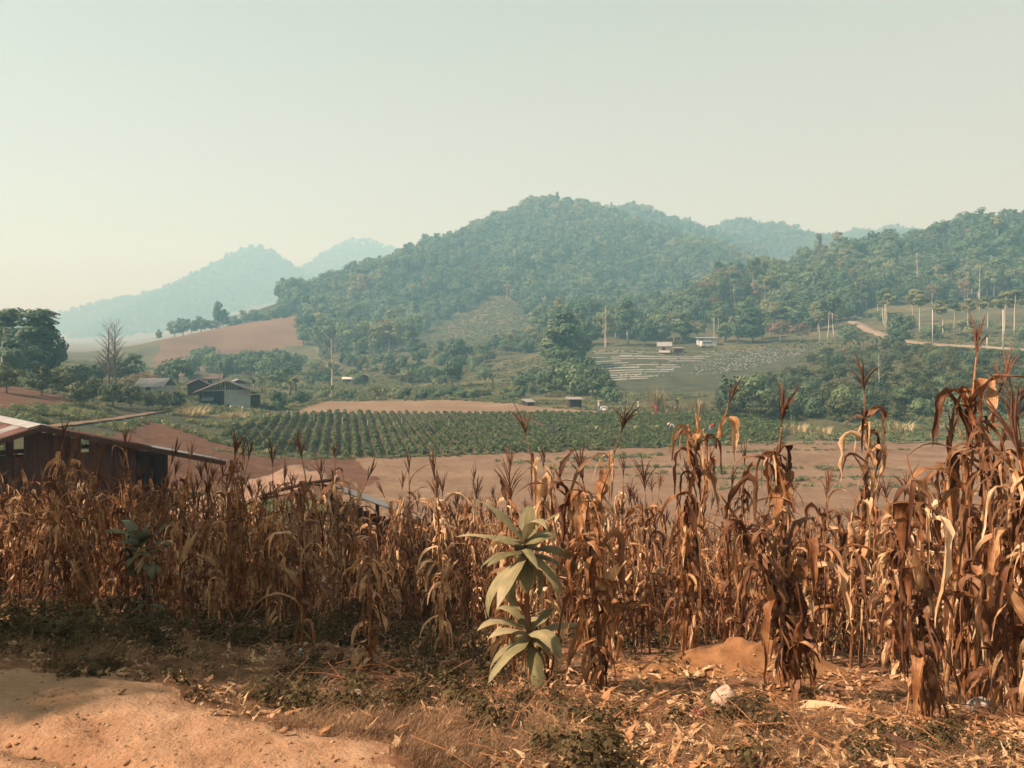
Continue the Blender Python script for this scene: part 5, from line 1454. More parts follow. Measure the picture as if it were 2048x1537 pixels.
def sack(px, py, w, h, label, mat='sackwhite', seed=1, name='sack', neck=True, sq=1.0):
    """a filled sack: squat lumpy body drawn together at the neck"""
    g = random.Random(seed); x, y = hit(px, py)
    V, F = [], []; n = 14
    prof = [(0.0,0.02),(0.75,0.0),(1.0,0.18),(0.98,0.45),(0.80,0.70),(0.45,0.86),(0.22,0.92),(0.34,1.0)] if neck else [(0.0,0.0),(0.8,0.0),(1.0,0.3),(0.9,0.65),(0.5,0.92),(0.0,1.0)]
    for r_, z_ in prof:
        for k in range(n):
            a = 6.283*k/n; q = r_*w/2*(1+0.2*math.sin(3*a+seed+z_*5)+0.12*math.sin(7*a+z_*9)+g.uniform(-.16,.16))
            V.append((q*math.cos(a), q*sq*math.sin(a), z_*h*(1+0.16*math.sin(2*a+seed)+0.08*math.sin(5*a))))
    F = [(i*n+k, i*n+(k+1) % n, (i+1)*n+(k+1) % n, (i+1)*n+k) for i in range(len(prof)-1) for k in range(n)]
    o = obj(name, mesh(name, V, F, True), M[mat]); o.location = (x, y, (gf(x, y) if y < 20 else G(x, y))-0.01); o.rotation_euler = (g.uniform(-.2,.2), g.uniform(-.2,.2), g.uniform(0, 6))
    md = o.modifiers.new('sub', 'SUBSURF'); md.levels = 1; md.render_levels = 1
    return tag(o, label, 'sack')
sack(1207, 823, 1.4, 0.7, 'white filled sack on the grass beyond the crop', 'white', 3, neck=False)
# ------------------------------------------------------------------ withered maize
DRY = [(0.10,(0.050,0.015,0.006)), (0.32,(0.155,0.055,0.019)), (0.53,(0.33,0.142,0.052)), (0.70,(0.58,0.345,0.17)), (0.88,(0.80,0.58,0.36))]
M['corn_leaf'] = dry_leaf_mat('dry_maize_leaf', DRY, 0.30)
M['corn_dark'] = dry_leaf_mat('dark_maize_leaf', [(0.1,(0.030,0.010,0.005)), (0.4,(0.085,0.032,0.014)), (0.65,(0.17,0.072,0.032)), (1.0,(0.34,0.19,0.10))], 0.2)
M['corn_husk'] = dry_leaf_mat('maize_husk', [(0.1,(0.15,0.06,0.022)), (0.4,(0.36,0.17,0.068)), (0.65,(0.52,0.31,0.15)), (1.0,(0.68,0.49,0.30))], 0.15, 34)
M['corn_stalk'] = plain_mat('maize_stalk', (0.25,0.105,0.04), 0.6, 0.3, 0.28, 14, stretch=(6,6,0.7))
M['tassel'] = plain_mat('maize_tassel', (0.13,0.058,0.032), 0.8, 0.1, 0.25, 30)

STY = ['cling','cling','cling','fold','fold','arch','up','cling','fold','curl','cling','arch','fold','cling','up','cling','fold','cling','arch','cling']
def dry_leaf(seed, L=0.65, W=0.062, e0=55, style=None, nseg=16):
    """a withered blade: wraps the stalk below, leaves it steeply, folds over and hangs twisted and crumpled"""
    g = random.Random(seed)
    style = style or g.choice(STY)
    V, uv = [], []
    p = Vector((0.008, 0, -0.10)); e = R(86); az = 0.0
    roll = g.uniform(-0.3, 0.3)
    rrate = {'cling': 2.6, 'arch': 1.0, 'curl': 3.0, 'fold': 1.6, 'up': 1.4}[style]*g.choice([-1, 1])*g.uniform(0.3, 1.6)
    e1 = R(e0 if style in ('arch', 'fold', 'curl') else g.uniform(66, 84))
    kink = g.uniform(0.14, 0.42)
    ends = {'cling': R(-88), 'arch': R(-60), 'curl': R(-250), 'fold': R(-84), 'up': R(48)}[style] + g.uniform(-0.2, 0.2)
    seg = L/nseg
    curl0 = g.uniform(0.5, 2.0)
    ph = g.uniform(0, 6); q0 = g.uniform(0.10, 0.30)
    for i in range(nseg+1):
        t = i/nseg
        if t < 0.13:
            e = R(87); wr = 1.0-t/0.13
        else:
            wr = 0
            tt = (t-0.13)/0.87
            if style == 'fold':
                f = 1/(1+math.exp(-(tt-kink)*26))
            elif style == 'cling':
                f = min(1, (tt/q0)**1.1)
            else:
                f = tt**1.25
            e = e1 + (ends-e1)*f + g.uniform(-1, 1)*0.13
            az += g.uniform(-1, 1)*0.20
            roll += rrate*0.87/nseg + g.uniform(-.15, .15)
        w = W*0.5*(0.85 if t < 0.13 else max(0.05, (1-((t-0.35)/0.65)**2*0.93) if t > 0.35 else 0.85+0.15*(t-0.13)/0.22))
        w *= (1+0.18*math.sin(t*19+ph))*g.uniform(0.72, 1.2)
        d = Vector((math.cos(e)*math.cos(az), math.cos(e)*math.sin(az), math.sin(e)))
        s = Vector((-math.sin(az), math.cos(az), 0))
        nr = d.cross(s)
        rr = roll*(1-wr)
        s2 = s*math.cos(rr) + nr*math.sin(rr); n2 = nr*math.cos(rr) - s*math.sin(rr)
        curl = curl0*(0.55+0.9*t+0.35*math.sin(t*8+ph)) if wr == 0 else 2.4
        for k in range(5):
            c = (k-2)/2.0
            ang = c*curl
            off = s2*(math.sin(ang)/max(curl, 0.3)*w*1.15) + n2*((1-math.cos(ang))/max(curl, 0.3)*w*1.25)
            rip = n2*(math.sin(t*27+ph*k+k*1.7)*0.14*w*abs(c)*(0 if wr else 1.6)) + s2*(g.uniform(-.10, .10)*w*abs(c))
            cr = n2*(w*0.16*(1 if (i+k) % 2 else 0.4) if k in (1, 3) else 0)
            V.append(p + off + rip + cr); uv.append((k/4.0+g.uniform(-.01, .01), t + seed*0.37))
        p = p + d*seg
    F = [(i*5+k, i*5+k+1, i*5+k+6, i*5+k+5) for i in range(nseg) for k in range(4)]
    return V, F, uv

LEAVES = {}
def leaf_mesh(seed, L, W, e0, style, mat):
    key = (seed, round(L, 2), style, mat)
    if key not in LEAVES:
        v, f, uv = dry_leaf(seed, L, W, e0, style)
        m = mesh('maize_leaf', v, f, True, uv); m.materials.append(M[mat]); LEAVES[key] = m
    return LEAVES[key]
LIB = {}
for mat in ('corn_leaf', 'corn_dark'):
    LIB[mat] = []
    for i in range(26):
        g_ = random.Random(900+i)
        LIB[mat].append(leaf_mesh(900+i, g_.uniform(0.38, 0.80), g_.uniform(0.026, 0.085), g_.uniform(30, 70), STY[i % 20], mat))

def stalk_arrays(path, r0, seed):
    g = random.Random(seed)
    P, Rr = [], []
    for i in range(len(path)-1):
        a, b = Vector(path[i]), Vector(path[i+1])
        n = max(2, int((b-a).length/0.045))
        for k in range(n):
            P.append(a.lerp(b, k/n))
    P.append(Vector(path[-1]))
    # soften the corners of the polyline
    for _ in range(2):
        P = [P[0]] + [(P[i-1]+P[i]*2+P[i+1])/4 for i in range(1, len(P)-1)] + [P[-1]]
    N = len(P)
    for i in range(N):
        t = i/(N-1)
        node = 1.25 if i % 4 == 0 else 1.0
        Rr.append(r0*(1.05-0.68*t)*node)
    return P, Rr

def tassel_arrays(seed, n=9, L=0.30, droop=0.5, dirv=(0, 0, 1)):
    g = random.Random(seed); V, F = [], []
    D = Vector(dirv).normalized(); o1 = D.orthogonal().normalized(); o2 = D.cross(o1)
    def tub(p, r):
        v, f = tube_arrays(p, r, 3, False); b = len(V); V.extend(v); F.extend([tuple(i+b for i in q) for q in f])
    tub([Vector((0,0,0)), D*L*0.5, D*L*1.0+Vector((g.uniform(-.03,.03), g.uniform(-.03,.03), -0.02*droop))], [0.006, 0.005, 0.002])
    for k in range(n):
        a = k*2.4+g.uniform(-.4, .4); b = D*(0.02+0.12*k/n)
        sp = g.uniform(0.10, 0.42)
        e = (D + (o1*math.cos(a)+o2*math.sin(a))*sp).normalized()
        l = L*g.uniform(0.55, 0.95)
        pts = [b]
        for q in range(1, 5):
            e = (e + Vector((0, 0, -0.16*droop)) + Vector((g.uniform(-.05,.05), g.uniform(-.05,.05), 0))).normalized()
            pts.append(pts[-1] + e*l/4)
        tub(pts, [0.0045, 0.006, 0.0055, 0.0045, 0.002])
        for q in range(1, 4):                         # hanging florets
            for s_ in (0, 1):
                c = pts[q].lerp(pts[q+1], 0.5*s_); w = Vector((g.uniform(-1, 1), g.uniform(-1, 1), -0.6)).normalized()*0.016
                i = len(V); V.extend([c, c+w+o1*0.004, c+w*1.1-o1*0.004]); F.append((i, i+1, i+2))
    return V, F
TAS = []
for i in range(6):
    v, f = tassel_arrays(60+i, 6+i, 0.24+0.02*i, 0.2+0.32*i)
    m = mesh('tassel', v, f); m.materials.append(M['tassel']); TAS.append(m)

def ear_mesh(seed, L=0.20, r=0.028):
    """an ear in its husk: a spindle of overlapping dry husk leaves with loose tips"""
    g = random.Random(seed); V, F, uv = [], [], []
    n = 10; k_ = 9
    for i in range(n+1):
        t = i/n; rad = r*math.sin(math.pi*min(1, 0.10+0.86*t))**0.6*(1.0 if t < 0.75 else 1-(t-0.75)*2.2)
        for k in range(k_):
            a = 2*math.pi*k/k_; q = rad*(1+0.09*(k % 2)) 
            V.append((q*math.cos(a), q*math.sin(a), L*t)); uv.append((k/k_, t))
    F += [(i*k_+k, i*k_+(k+1) % k_, (i+1)*k_+(k+1) % k_, (i+1)*k_+k) for i in range(n) for k in range(k_)]
    for h in range(5):
        a = h*1.26+g.uniform(-.3, .3); lf = g.uniform(0.8, 1.5)*L; b = len(V)
        for i in range(7):
            t = i/6; w = 0.026*math.sin(math.pi*(0.12+0.86*t))**0.8
            rad = r*1.10*math.sin(math.pi*min(0.6, 0.15+0.5*t)) + 0.035*max(0, t-0.6)*g.uniform(0.3, 2.2)
            c, s_ = math.cos(a), math.sin(a)
            for q in (-1, 0, 1):
                V.append((rad*c - s_*w*q - c*abs(q)*0.004, rad*s_ + c*w*q - s_*abs(q)*0.004, lf*t)); uv.append((0.5+0.4*q, t+h))
        F += [(b+i*3+q, b+i*3+q+1, b+i*3+q+4, b+i*3+q+3) for i in range(6) for q in (0, 1)]
    m = mesh('ear', V, F, True, uv); m.materials.append(M['corn_husk'])
    return m
def shred_mesh(seed, H):
    """tattered strips of old leaves and sheaths clinging to a stalk of height H"""
    g = random.Random(seed); V, F, uv = [], [], []
    for k in range(34):
        z0 = H*g.uniform(0.10, 0.92); a = g.uniform(0, 6.28); L = g.uniform(0.10, 0.34); W = g.uniform(0.006, 0.022)
        p = Vector((math.cos(a)*0.012, math.sin(a)*0.012, z0)); e = R(g.uniform(-20, 60)); az = a; roll = g.uniform(0, 3); b = len(V); n = 7
        for i in range(n+1):
            t = i/n; e += (R(-88)-e)*g.uniform(0.2, 0.6); az += g.uniform(-.5, .5); roll += g.uniform(-.7, .7)
            d = Vector((math.cos(e)*math.cos(az), math.cos(e)*math.sin(az), math.sin(e))); s = Vector((-math.sin(az), math.cos(az), 0)); nr = d.cross(s)
            s2 = s*math.cos(roll)+nr*math.sin(roll); w = W*(1-0.75*t)*g.uniform(0.6, 1.2)
            V += [p-s2*w, p+s2*w]; uv += [(0.2+0.02*k, t), (0.35+0.02*k, t)]; p = p+d*L/n
        F += [(b+2*i, b+2*i+1, b+2*i+3, b+2*i+2) for i in range(n)]
    m = mesh('leaf_shreds', V, F, True, uv); m.materials.append(M['corn_leaf' if seed % 2 else 'corn_dark']); return m
SHRED = [shred_mesh(i, 1.75) for i in range(6)]
EARS = [ear_mesh(i, 0.18+0.015*i, 0.026+0.002*i) for i in range(4)]

def corn(loc, rz, path, seed, label, group=None, leaves=11, r0=0.013, mat=None, sc=1.0, tassel=True, ears=1, lscale=1.0, big=False, tdir=None, name='corn_plant'):
    g = random.Random(seed)
    t = thing(name, loc, rz, label, 'corn plant', group, sc)
    P, Rr = stalk_arrays(path, r0, seed)
    v, f = tube_arrays(P, Rr, 6)
    sm = mesh('stalk', v, f, True); sm.materials.append(M['corn_stalk']); obj('stalk', sm, None, t)
    N = len(P)
    az = g.uniform(0, 6.28)
    for i in range(leaves):
        tt = 0.14 + 0.82*(i+0.5)/leaves
        q = P[int(tt*(N-1))]
        az += math.pi + g.uniform(-0.9, 0.9)
        mt = mat or ('corn_leaf' if g.random() < 0.62 else 'corn_dark')
        ls = LIB[mt]
        o = obj('leaf', ls[g.randrange(len(ls))], None, t)
        o.location = q; o.rotation_euler = (g.uniform(-.15, .15), g.uniform(-.12, .12), az)
        s = lscale*g.uniform(0.75, 1.15)*(1.0-0.25*abs(tt-0.5)); o.scale = (s, s*g.uniform(0.8, 1.3), s)
    hgt = max(p_.z for p_ in P)
    for e in range(2 if r0 > 0.014 else 1):
        o = obj('leaf_shreds', SHRED[g.randrange(6)], None, t); o.rotation_euler = (0, 0, g.uniform(0, 6.28)); o.scale = (1.3, 1.3, hgt/1.75)
        tp_ = P[int(0.6*(N-1))]; o.rotation_euler = (-math.atan2(tp_.y, max(tp_.z, .2)), math.atan2(tp_.x, max(tp_.z, .2)), 0)
    for e in range(ears):
        q = P[int((0.42+0.13*e+g.uniform(-.05, .05))*(N-1))]
        o = obj('ear', EARS[g.randrange(4)], None, t)
        a = g.uniform(0, 6.28); tilt = g.choice([0.45, 0.5, 0.7, 2.6])
        o.location = q + Vector((math.cos(a), math.sin(a), 0))*0.016; o.rotation_euler = (0, tilt, a)
        s = g.uniform(0.85, 1.15)*lscale; o.scale = (s, s, s)
    if tassel:
        if tdir is None: tdir = (P[-1]-P[-4]).normalized()
        o = obj('tassel', TAS[g.randrange(6)], None, t)
        o.location = P[-1]; o.rotation_euler = Vector(tdir).to_track_quat('Z', 'Y').to_euler(); s = g.uniform(0.8, 1.2)*lscale; o.scale = (s, s, s)
    return t

def copy_thing(src, loc, rz, sc, label, group):
    r = src.copy(); COL.objects.link(r); r.location = loc; r.rotation_euler = (rnd.gauss(0, .14), rnd.gauss(0, .14), rz); r.scale = (sc, sc, sc*rnd.uniform(0.92, 1.08))
    r['label'] = label
    if group: r['group'] = group
    elif 'group' in r: del r['group']
    for ch in src.children:
        c = ch.copy(); COL.objects.link(c); c.parent = r
    return r

# --- the plants one can tell apart, set by where they stand and how their stalk runs in the picture
HERO = [
 ([(1092,1372),(1096,1260),(1088,1150),(1104,1040)], 5, False, 0, 'thin corn stalk crossing the right side of the large leafy plant', 0.8),
 ([(1028,1352),(1024,1240),(1030,1120),(1022,1000)], 6, True, 0, 'thin corn stalk touching the left side of the large leafy plant', 0.85),
 # image polyline of the stalk from base to tip, leaves, tassel, ears, label, leaf scale
 ([(1205,1388),(1200,1270),(1178,1130),(1150,1020),(1105,938)], 13, False, 1, 'corn plant bent over to the left right of the large leafy potted-looking plant', 1.0),
 ([(1222,1345),(1215,1230),(1190,1090),(1165,980)], 11, True, 1, 'straight corn plant just behind the bent one at the centre right', 0.95),
 ([(1372,1345),(1366,1210),(1372,1080),(1388,960),(1398,850)], 13, False, 1, 'tall corn plant whose ragged top stands before the green field', 1.1),
 ([(1388,1330),(1384,1190),(1392,1060),(1415,930),(1452,815)], 9, True, 0, 'corn plant with a top leaf arching right above the green field', 1.1),
 ([(1592,1398),(1570,1290),(1530,1160),(1485,1070),(1438,1005)], 12, False, 1, 'corn plant leaning far left from the thick clump on the soil heap', 1.05),
 ([(1600,1392),(1588,1270),(1570,1120),(1558,980),(1562,872)], 13, True, 1, 'corn plant with upright feathery tassel above the brown field', 1.05),
 ([(1585,1402),(1602,1290),(1618,1170),(1628,1060)], 10, False, 1, 'short corn plant of the thick clump on the soil heap', 1.0),
 ([(1700,1340),(1706,1210),(1716,1070),(1728,930),(1728,790)], 15, True, 1, 'tall corn plant with broad top leaf pointing right at the right side', 1.2),
 ([(1722,1330),(1726,1200),(1735,1080),(1748,960)], 11, True, 1, 'corn plant close behind the tall one with the pointing leaf', 1.0),
 ([(1850,1440),(1843,1290),(1838,1150),(1836,1030),(1830,905)], 12, False, 2, 'corn plant with a bare lower stalk and a fat ear at the right', 1.1),
 ([(1955,1410),(1945,1270),(1935,1100),(1925,930),(1920,790),(1938,712)], 16, True, 1, 'tallest corn plant, its drooping tassel above the climbing road', 1.2),
 ([(1935,1400),(1915,1250),(1900,1090),(1892,960),(1880,880)], 13, True, 1, 'corn plant left of the tallest one with arching top leaves', 1.1),
 ([(1990,1425),(1978,1280),(1968,1120),(1960,980),(1985,880),(2030,790)], 13, True, 1, 'corn plant whose tassel leans toward the right edge', 1.15),
 ([(2030,1440),(2022,1290),(2020,1120),(2032,960),(2044,860)], 14, True, 1, 'corn plant at the right edge of the picture', 1.15),
 ([(2075,1450),(2070,1290),(2068,1100),(2060,930)], 13, True, 1, 'corn plant cut by the right edge of the picture', 1.15),
 ([(1790,1365),(1785,1240),(1790,1120),(1800,1000)], 11, True, 1, 'corn plant between the broad-leaved one and the bare-stalked one', 1.0),
 ([(1460,1320),(1462,1210),(1455,1100),(1462,990)], 11, True, 1, 'corn plant left of the leaning stalk behind the soil heap', 0.95),
 ([(1300,1310),(1296,1200),(1300,1090),(1290,985)], 11, True, 1, 'corn plant between the bent plant and the ragged-topped one', 0.95),
 ([(1645,1330),(1640,1210),(1648,1110),(1660,1000)], 11, True, 1, 'corn plant right of the thick clump on the soil heap', 0.95),
 ([(738,1345),(741,1230),(736,1120),(742,1010)], 5, False, 1, 'short corn plant in shade with a folded leaf hanging at its foot', 0.7),
 ([(604,1310),(606,1200),(602,1080),(612,960),(608,915)], 9, True, 1, 'slim shaded corn plant with a bare lower stalk left of centre', 0.95),
 ([(556,1270),(560,1160),(552,1040),(548,930)], 10, True, 1, 'shaded corn plant with a pale husk left of the slim one', 0.95),
 ([(680,1240),(684,1120),(676,1010),(672,915)], 10, True, 1, 'shaded corn plant standing before the grey hut roof', 0.95),
 ([(366,1262),(362,1160),(360,1040),(372,930)], 11, True, 2, 'corn plant right of the dark green leafy plant at the left', 0.95),
 ([(338,1255),(340,1150),(345,1060),(350,960)], 9, False, 1, 'withered corn plant close to the dark green leafy plant at the left', 0.9),
 ([(478,1200),(474,1100),(478,980),(470,895)], 9, True, 1, 'corn plant whose pointed tassel rises before the crop rows', 0.9),
 ([(1010,1330),(1016,1210),(1010,1100),(1018,960)], 10, True, 1, 'corn plant left of the large pale leafy plant', 0.95),
 ([(890,1310),(888,1200),(880,1090),(868,960)], 10, True, 1, 'corn plant in the shaded middle of the field edge', 0.95),
 ([(160,1160),(156,1080),(162,1010),(150,940)], 9, True, 1, 'corn plant with curled top leaves before the left shed', 0.9),
 ([(40,1180),(36,1100),(44,1030),(40,965)], 9, False, 1, 'corn plant at the left edge before the shed', 0.9),
]
for k, (pl, nl, ts, er, lb, ls) in enumerate(HERO):
    x0, d0 = hit(*pl[0])
    z0 = gf(x0, d0)
    g_ = random.Random(700+k)
    path = []
    for j, (a, b) in enumerate(pl):
        X_ = (a-CX)*d0/FPX; Z_ = -(b-HZ)*d0/FPX
        path.append((X_-x0, g_.uniform(-.04, .04)*j, Z_-(-(pl[0][1]-HZ)*d0/FPX)))
    path[0] = (0, 0, -0.06)
    corn((x0, d0, z0), 0, path, 700+k, lb, None, int(nl*(1.8 if pl[0][0] > 1150 else 1.2)), 0.015 if d0 < 6.5 else 0.013, None, 1.0, ts, er, ls)

# --- the field behind them: a dozen plants repeated, the nearest three hundred one by one
PR = []
for i in range(13):
    g_ = random.Random(50+i)
    h = g_.uniform(1.65, 2.15)
    lean = g_.uniform(-.12, .12); l2 = g_.uniform(-.12, .12)
    path = [(0, 0, -0.06), (lean*0.3, l2*0.2, h*0.35), (lean*0.8, l2*0.7, h*0.7), (lean*1.6+g_.uniform(-.1, .1), l2*1.6, h)]
    if i in (3, 7): path = path[:3] + [(lean*2+0.10, l2+0.08, h*0.80), (lean*2+0.24, l2+0.10, h*0.70), (lean*2+0.30, l2+0.12, h*0.50)]
    if i == 11: path = path[:3] + [(lean*2+0.12, l2+0.1, h*0.86), (lean*2+0.34, l2+0.12, h*0.84)]
    PR.append((path, 50+i, g_.choice([12, 13, 14]), i % 4 != 3, g_.choice([1, 1, 2])))
for i in range(13, 20):
    g_ = random.Random(50+i)
    h = g_.uniform(1.7, 2.15); lean = g_.uniform(-.2, .2); l2 = g_.uniform(-.2, .2)
    path = [(0, 0, -0.06), (lean*0.3, l2*0.2, h*0.35), (lean*0.8, l2*0.7, h*0.7), (lean*1.5, l2*1.6, h)]
    if i in (15, 18): path = path[:3] + [(lean*1.4+0.06, l2+0.08, h*0.82), (lean*2+0.2, l2+0.10, h*0.72), (lean*2+0.26, l2+0.12, h*0.5)]
    PR.append((path, 50+i, g_.choice([6, 7, 8]), i not in (15, 18), g_.choice([0, 1, 1])))
g = np.random.default_rng(21)
hero_xy = np.array([hit(*h[0][0]) for h in HERO])
cand = []
row = 0
for y in np.arange(4.9, 25.0, 0.62):
    half = y*0.72+1.5
    for x in np.arange(-half, half, 0.36):
        cand.append((x+g.uniform(-.14, .14), y+g.uniform(-.18, .18)+0.05*x))
cand = np.array(cand)
pxc = CX + FPX*cand[:, 0]/cand[:, 1]
edge = np.interp(pxc, [-200, 0, 200, 330, 420, 560, 700, 900, 1050, 1200, 1350, 1600, 1800, 2048, 2300], [10.5, 10.0, 9.4, 9.0, 8.8, 8.6, 8.6, 8.4, 8.0, 7.8, 7.5, 7.2, 6.8, 6.4, 6.4])
far = np.interp(pxc, [-200, 100, 400, 700, 900, 2300], [17.5, 18, 18, 19, 21, 22])
okc = (cand[:, 1] > edge) & (cand[:, 1] < far)
okc &= ~((pxc > -160) & (pxc < 2200)) | (g.random(len(cand)) < np.interp(cand[:, 1], [5, 8, 14, 22], [0.62, 0.74, 0.85, 0.8]))
okc &= np.min(np.hypot(cand[:, None, 0]-hero_xy[None, :, 0], cand[:, None, 1]-hero_xy[None, :, 1]), 1) > 0.22
okc &= (pxc > -190) & (pxc < 2260)
okc &= ~((pxc > 615) & (pxc < 800) & (cand[:, 1] < 17) & (g.random(len(cand)) < 0.62))
okc &= ~((pxc > 380) & (pxc < 1010) & (cand[:, 1] < 10.0) & (g.random(len(cand)) < 0.45))
okc &= ~((np.abs(pxc-290) < 75) & (cand[:, 1] < 10.3))
cand = cand[okc]; pxc = pxc[okc]
cand = cand[np.argsort(cand[:, 1])]; pxc = CX + FPX*cand[:, 0]/cand[:, 1]
inv = (pxc > -30) & (pxc < 2080)
cz = fine(cand[:, 0], cand[:, 1])
protos = {}
nn = 0
rest = []
for i in range(len(cand)):
    x, y = cand[i]
    if not inv[i] or nn >= 285:
        rest.append(i); continue
    nn += 1
    k = int(g.integers(0, 13)) if pxc[i] > 1080 or g.random() < 0.22 else int(g.integers(13, 20))
    where = ['by the left edge', 'before the plank shed', 'round the dark strap-leaved plant', 'before the tarpaulin hut', 'right of the tarpaulin hut', 'left of the large leafy plant', 'behind the large leafy plant', 'by the bent corn plant', 'behind the ragged-topped plant', 'behind the soil heap', 'behind the broad-leaved corn plant', 'behind the tallest corn plant'][int(np.searchsorted([120, 230, 350, 560, 760, 960, 1110, 1280, 1440, 1640, 1840], pxc[i]))]
    side = 'left' if pxc[i] < 560 else ('middle' if pxc[i] < 1150 else 'right')
    dep = 'front rows' if y < 8.5 else 'back rows'
    lb_ = {'left': 'withered corn plant in the %s left of the shaded stretch', 'middle': 'shaded brown corn plant in the %s at the middle of the field', 'right': 'sunlit dry corn plant in the %s of the right half'}[side] % dep
    gp = 'corn plants in the %s %s' % (dep, where)
    look = 'bent-topped' if k in (3, 7, 11, 15, 18) else 'bare-stalked' if k in (13, 16) else 'sparse-leaved' if k >= 13 else ['slim', 'leafy', 'upright', 'ragged'][k % 4] if k < 8 else ['tasselled', 'shaggy', 'leaning'][k % 3]
    lb = '%s dry corn plant in the %s %s' % (look, dep, where)
    sc = float(g.uniform(0.72, 1.14))*float(np.interp(pxc[i], [0, 500, 1100, 1500], [1.04, 1.09, 0.97, 0.86])); rz = float(g.uniform(0, 6.28))
    if k not in protos:
        path, sd, nl, ts, er = PR[k]
        protos[k] = corn((x, y, cz[i]), rz, path, sd, lb, gp, nl, 0.012, None, sc, ts, er, 1.0)
    else:
        copy_thing(protos[k], (x, y, cz[i]), rz, sc, lb, gp)
# the remaining plants as one mass
cc = bpy.data.collections.new('stock_corn')
for k in sorted(protos):
    bm = bmesh.new(); mats = []
    for ch in protos[k].children:
        me = ch.data; mt = me.materials[0]
        if mt not in mats: mats.append(mt)
        b = len(bm.faces); nv = len(bm.verts)
        bm.from_mesh(me); bm.verts.ensure_lookup_table(); bm.faces.ensure_lookup_table()
        mw = Matrix.LocRotScale(ch.location, ch.rotation_euler, ch.scale)
        for v in bm.verts[nv:]: v.co = mw @ v.co
        for f in bm.faces[b:]: f.material_index = mats.index(mt)
    mm = bpy.data.meshes.new('stock_corn_%02d' % k); bm.to_mesh(mm); bm.free()
    for m_ in mats: mm.materials.append(m_)
    cc.objects.link(bpy.data.objects.new(mm.name, mm))
rest = np.array(rest); k = len(rest); s = g.uniform(0.82, 1.08, k)*np.interp(pxc[rest], [0, 500, 1100, 1500], [1.04, 1.09, 0.97, 0.86])
scatter('corn_plants_beyond', np.stack([cand[rest, 0], cand[rest, 1], cz[rest]], -1), np.stack([g.normal(0, .06, k), g.normal(0, .06, k), g.uniform(0, 6.28, k)], -1), np.stack([s, s, s], -1),
        g.integers(0, len(protos), k), cc, 'mass of dry corn plants farther back in the field', 'corn')
print('corn', nn, k)
# ------------------------------------------------------------------ foreground: shade tree, leafy plants, ground cover, litter
SH = Vector((sun_dir.x, sun_dir.y, 0)).normalized()
def shade_tree(cx_, cy_, zc, rx, rz, n, leaf, label, seed, ncl=40, cl=0.6):
    """tree standing left of the picture; its crown centre is at height zc over the spot it shades"""
    gz = G(cx_, cy_)
    k = zc/math.tan(SUN_EL)
    bx, by = cx_+SH.x*k, cy_+SH.y*k
    g0 = G(bx, by); ch = gz+zc-g0
    t = thing('shade_tree', (bx, by, g0), 0, label, 'tree')
    v, f = crown_arrays(seed, n, dome(rx, rz, ch-0.2*rz, 0.3), leaf, ncl, cl)
    obj('crown', mesh('crown', v, f), M['leaf_mid'], t)
    v, f = limbs_arrays(seed+1, ch*1.1, 0.16, rx*0.9, 9, 0.95, start=0.45); obj('trunk', mesh('trunk', v, f, True), M['bark'], t)
shade_tree(-2.35, 7.0, 9.5, 2.2, 2.4, 5200, 0.13, 'broad tree standing out of view at the left and shading the corn', 801, 60, 0.75)
shade_tree(-1.45, 5.7, 8.6, 1.25, 1.5, 2000, 0.12, 'slim tree out of view at the left, nearest the verge', 809, 26, 0.6)
shade_tree(-2.2, 11.0, 12.5, 2.6, 2.6, 5200, 0.14, 'tall tree out of view at the left, beside the broad one', 803, 60, 0.75)
shade_tree(-1.6, 15.0, 13.5, 2.6, 2.6, 4600, 0.14, 'tallest tree out of view at the left, behind the other two', 807, 55, 0.75)
shade_tree(-2.75, 3.85, 4.4, 0.75, 0.8, 900, 0.10, 'small tree out of view at the left beside the dirt road', 805, 16, 0.35)

# --- the two leafy evergreen plants among the corn
M['drac'] = dry_leaf_mat('strap_leaf_green', [(0.1,(0.06,0.048,0.018)), (0.4,(0.15,0.125,0.052)), (0.7,(0.27,0.22,0.105)), (1.0,(0.46,0.33,0.19))], 0.2, 16)
M['drac_dark'] = dry_leaf_mat('strap_leaf_dark', [(0.1,(0.05,0.058,0.028)), (0.45,(0.11,0.12,0.06)), (0.75,(0.19,0.19,0.10)), (1.0,(0.30,0.26,0.15))], 0.2, 16)
def strap(seed, L, W, e0, bend):
    g = random.Random(seed); V, uv = [], []; p = Vector((0,0,0)); e = e0; az = 0; ns = 11; roll = 0; rr = g.uniform(-.5, .5)
    for i in range(ns+1):
        t = i/ns
        w = W*0.5*(0.35+0.65*min(1, t/0.3))*(1 if t < 0.55 else max(0.02, 1-((t-0.55)/0.45)**1.7))
        d = Vector((math.cos(e)*math.cos(az), math.cos(e)*math.sin(az), math.sin(e))); s = Vector((-math.sin(az), math.cos(az), 0)); nr = d.cross(s)
        s2 = s*math.cos(roll)+nr*math.sin(roll); n2 = nr*math.cos(roll)-s*math.sin(roll)
        for k in range(5):
            c = (k-2)/2; V.append(p+s2*w*c-n2*w*0.32*abs(c)*(1-0.5*t)+n2*w*0.13*math.sin(t*9+seed)*c); uv.append((k/4, t))
        p = p+d*L/ns; e -= bend/ns*(0.35+1.3*t); az += g.uniform(-.06, .06); roll += rr/ns
    return V, [(i*5+k, i*5+k+1, i*5+k+6, i*5+k+5) for i in range(ns) for k in range(4)], uv
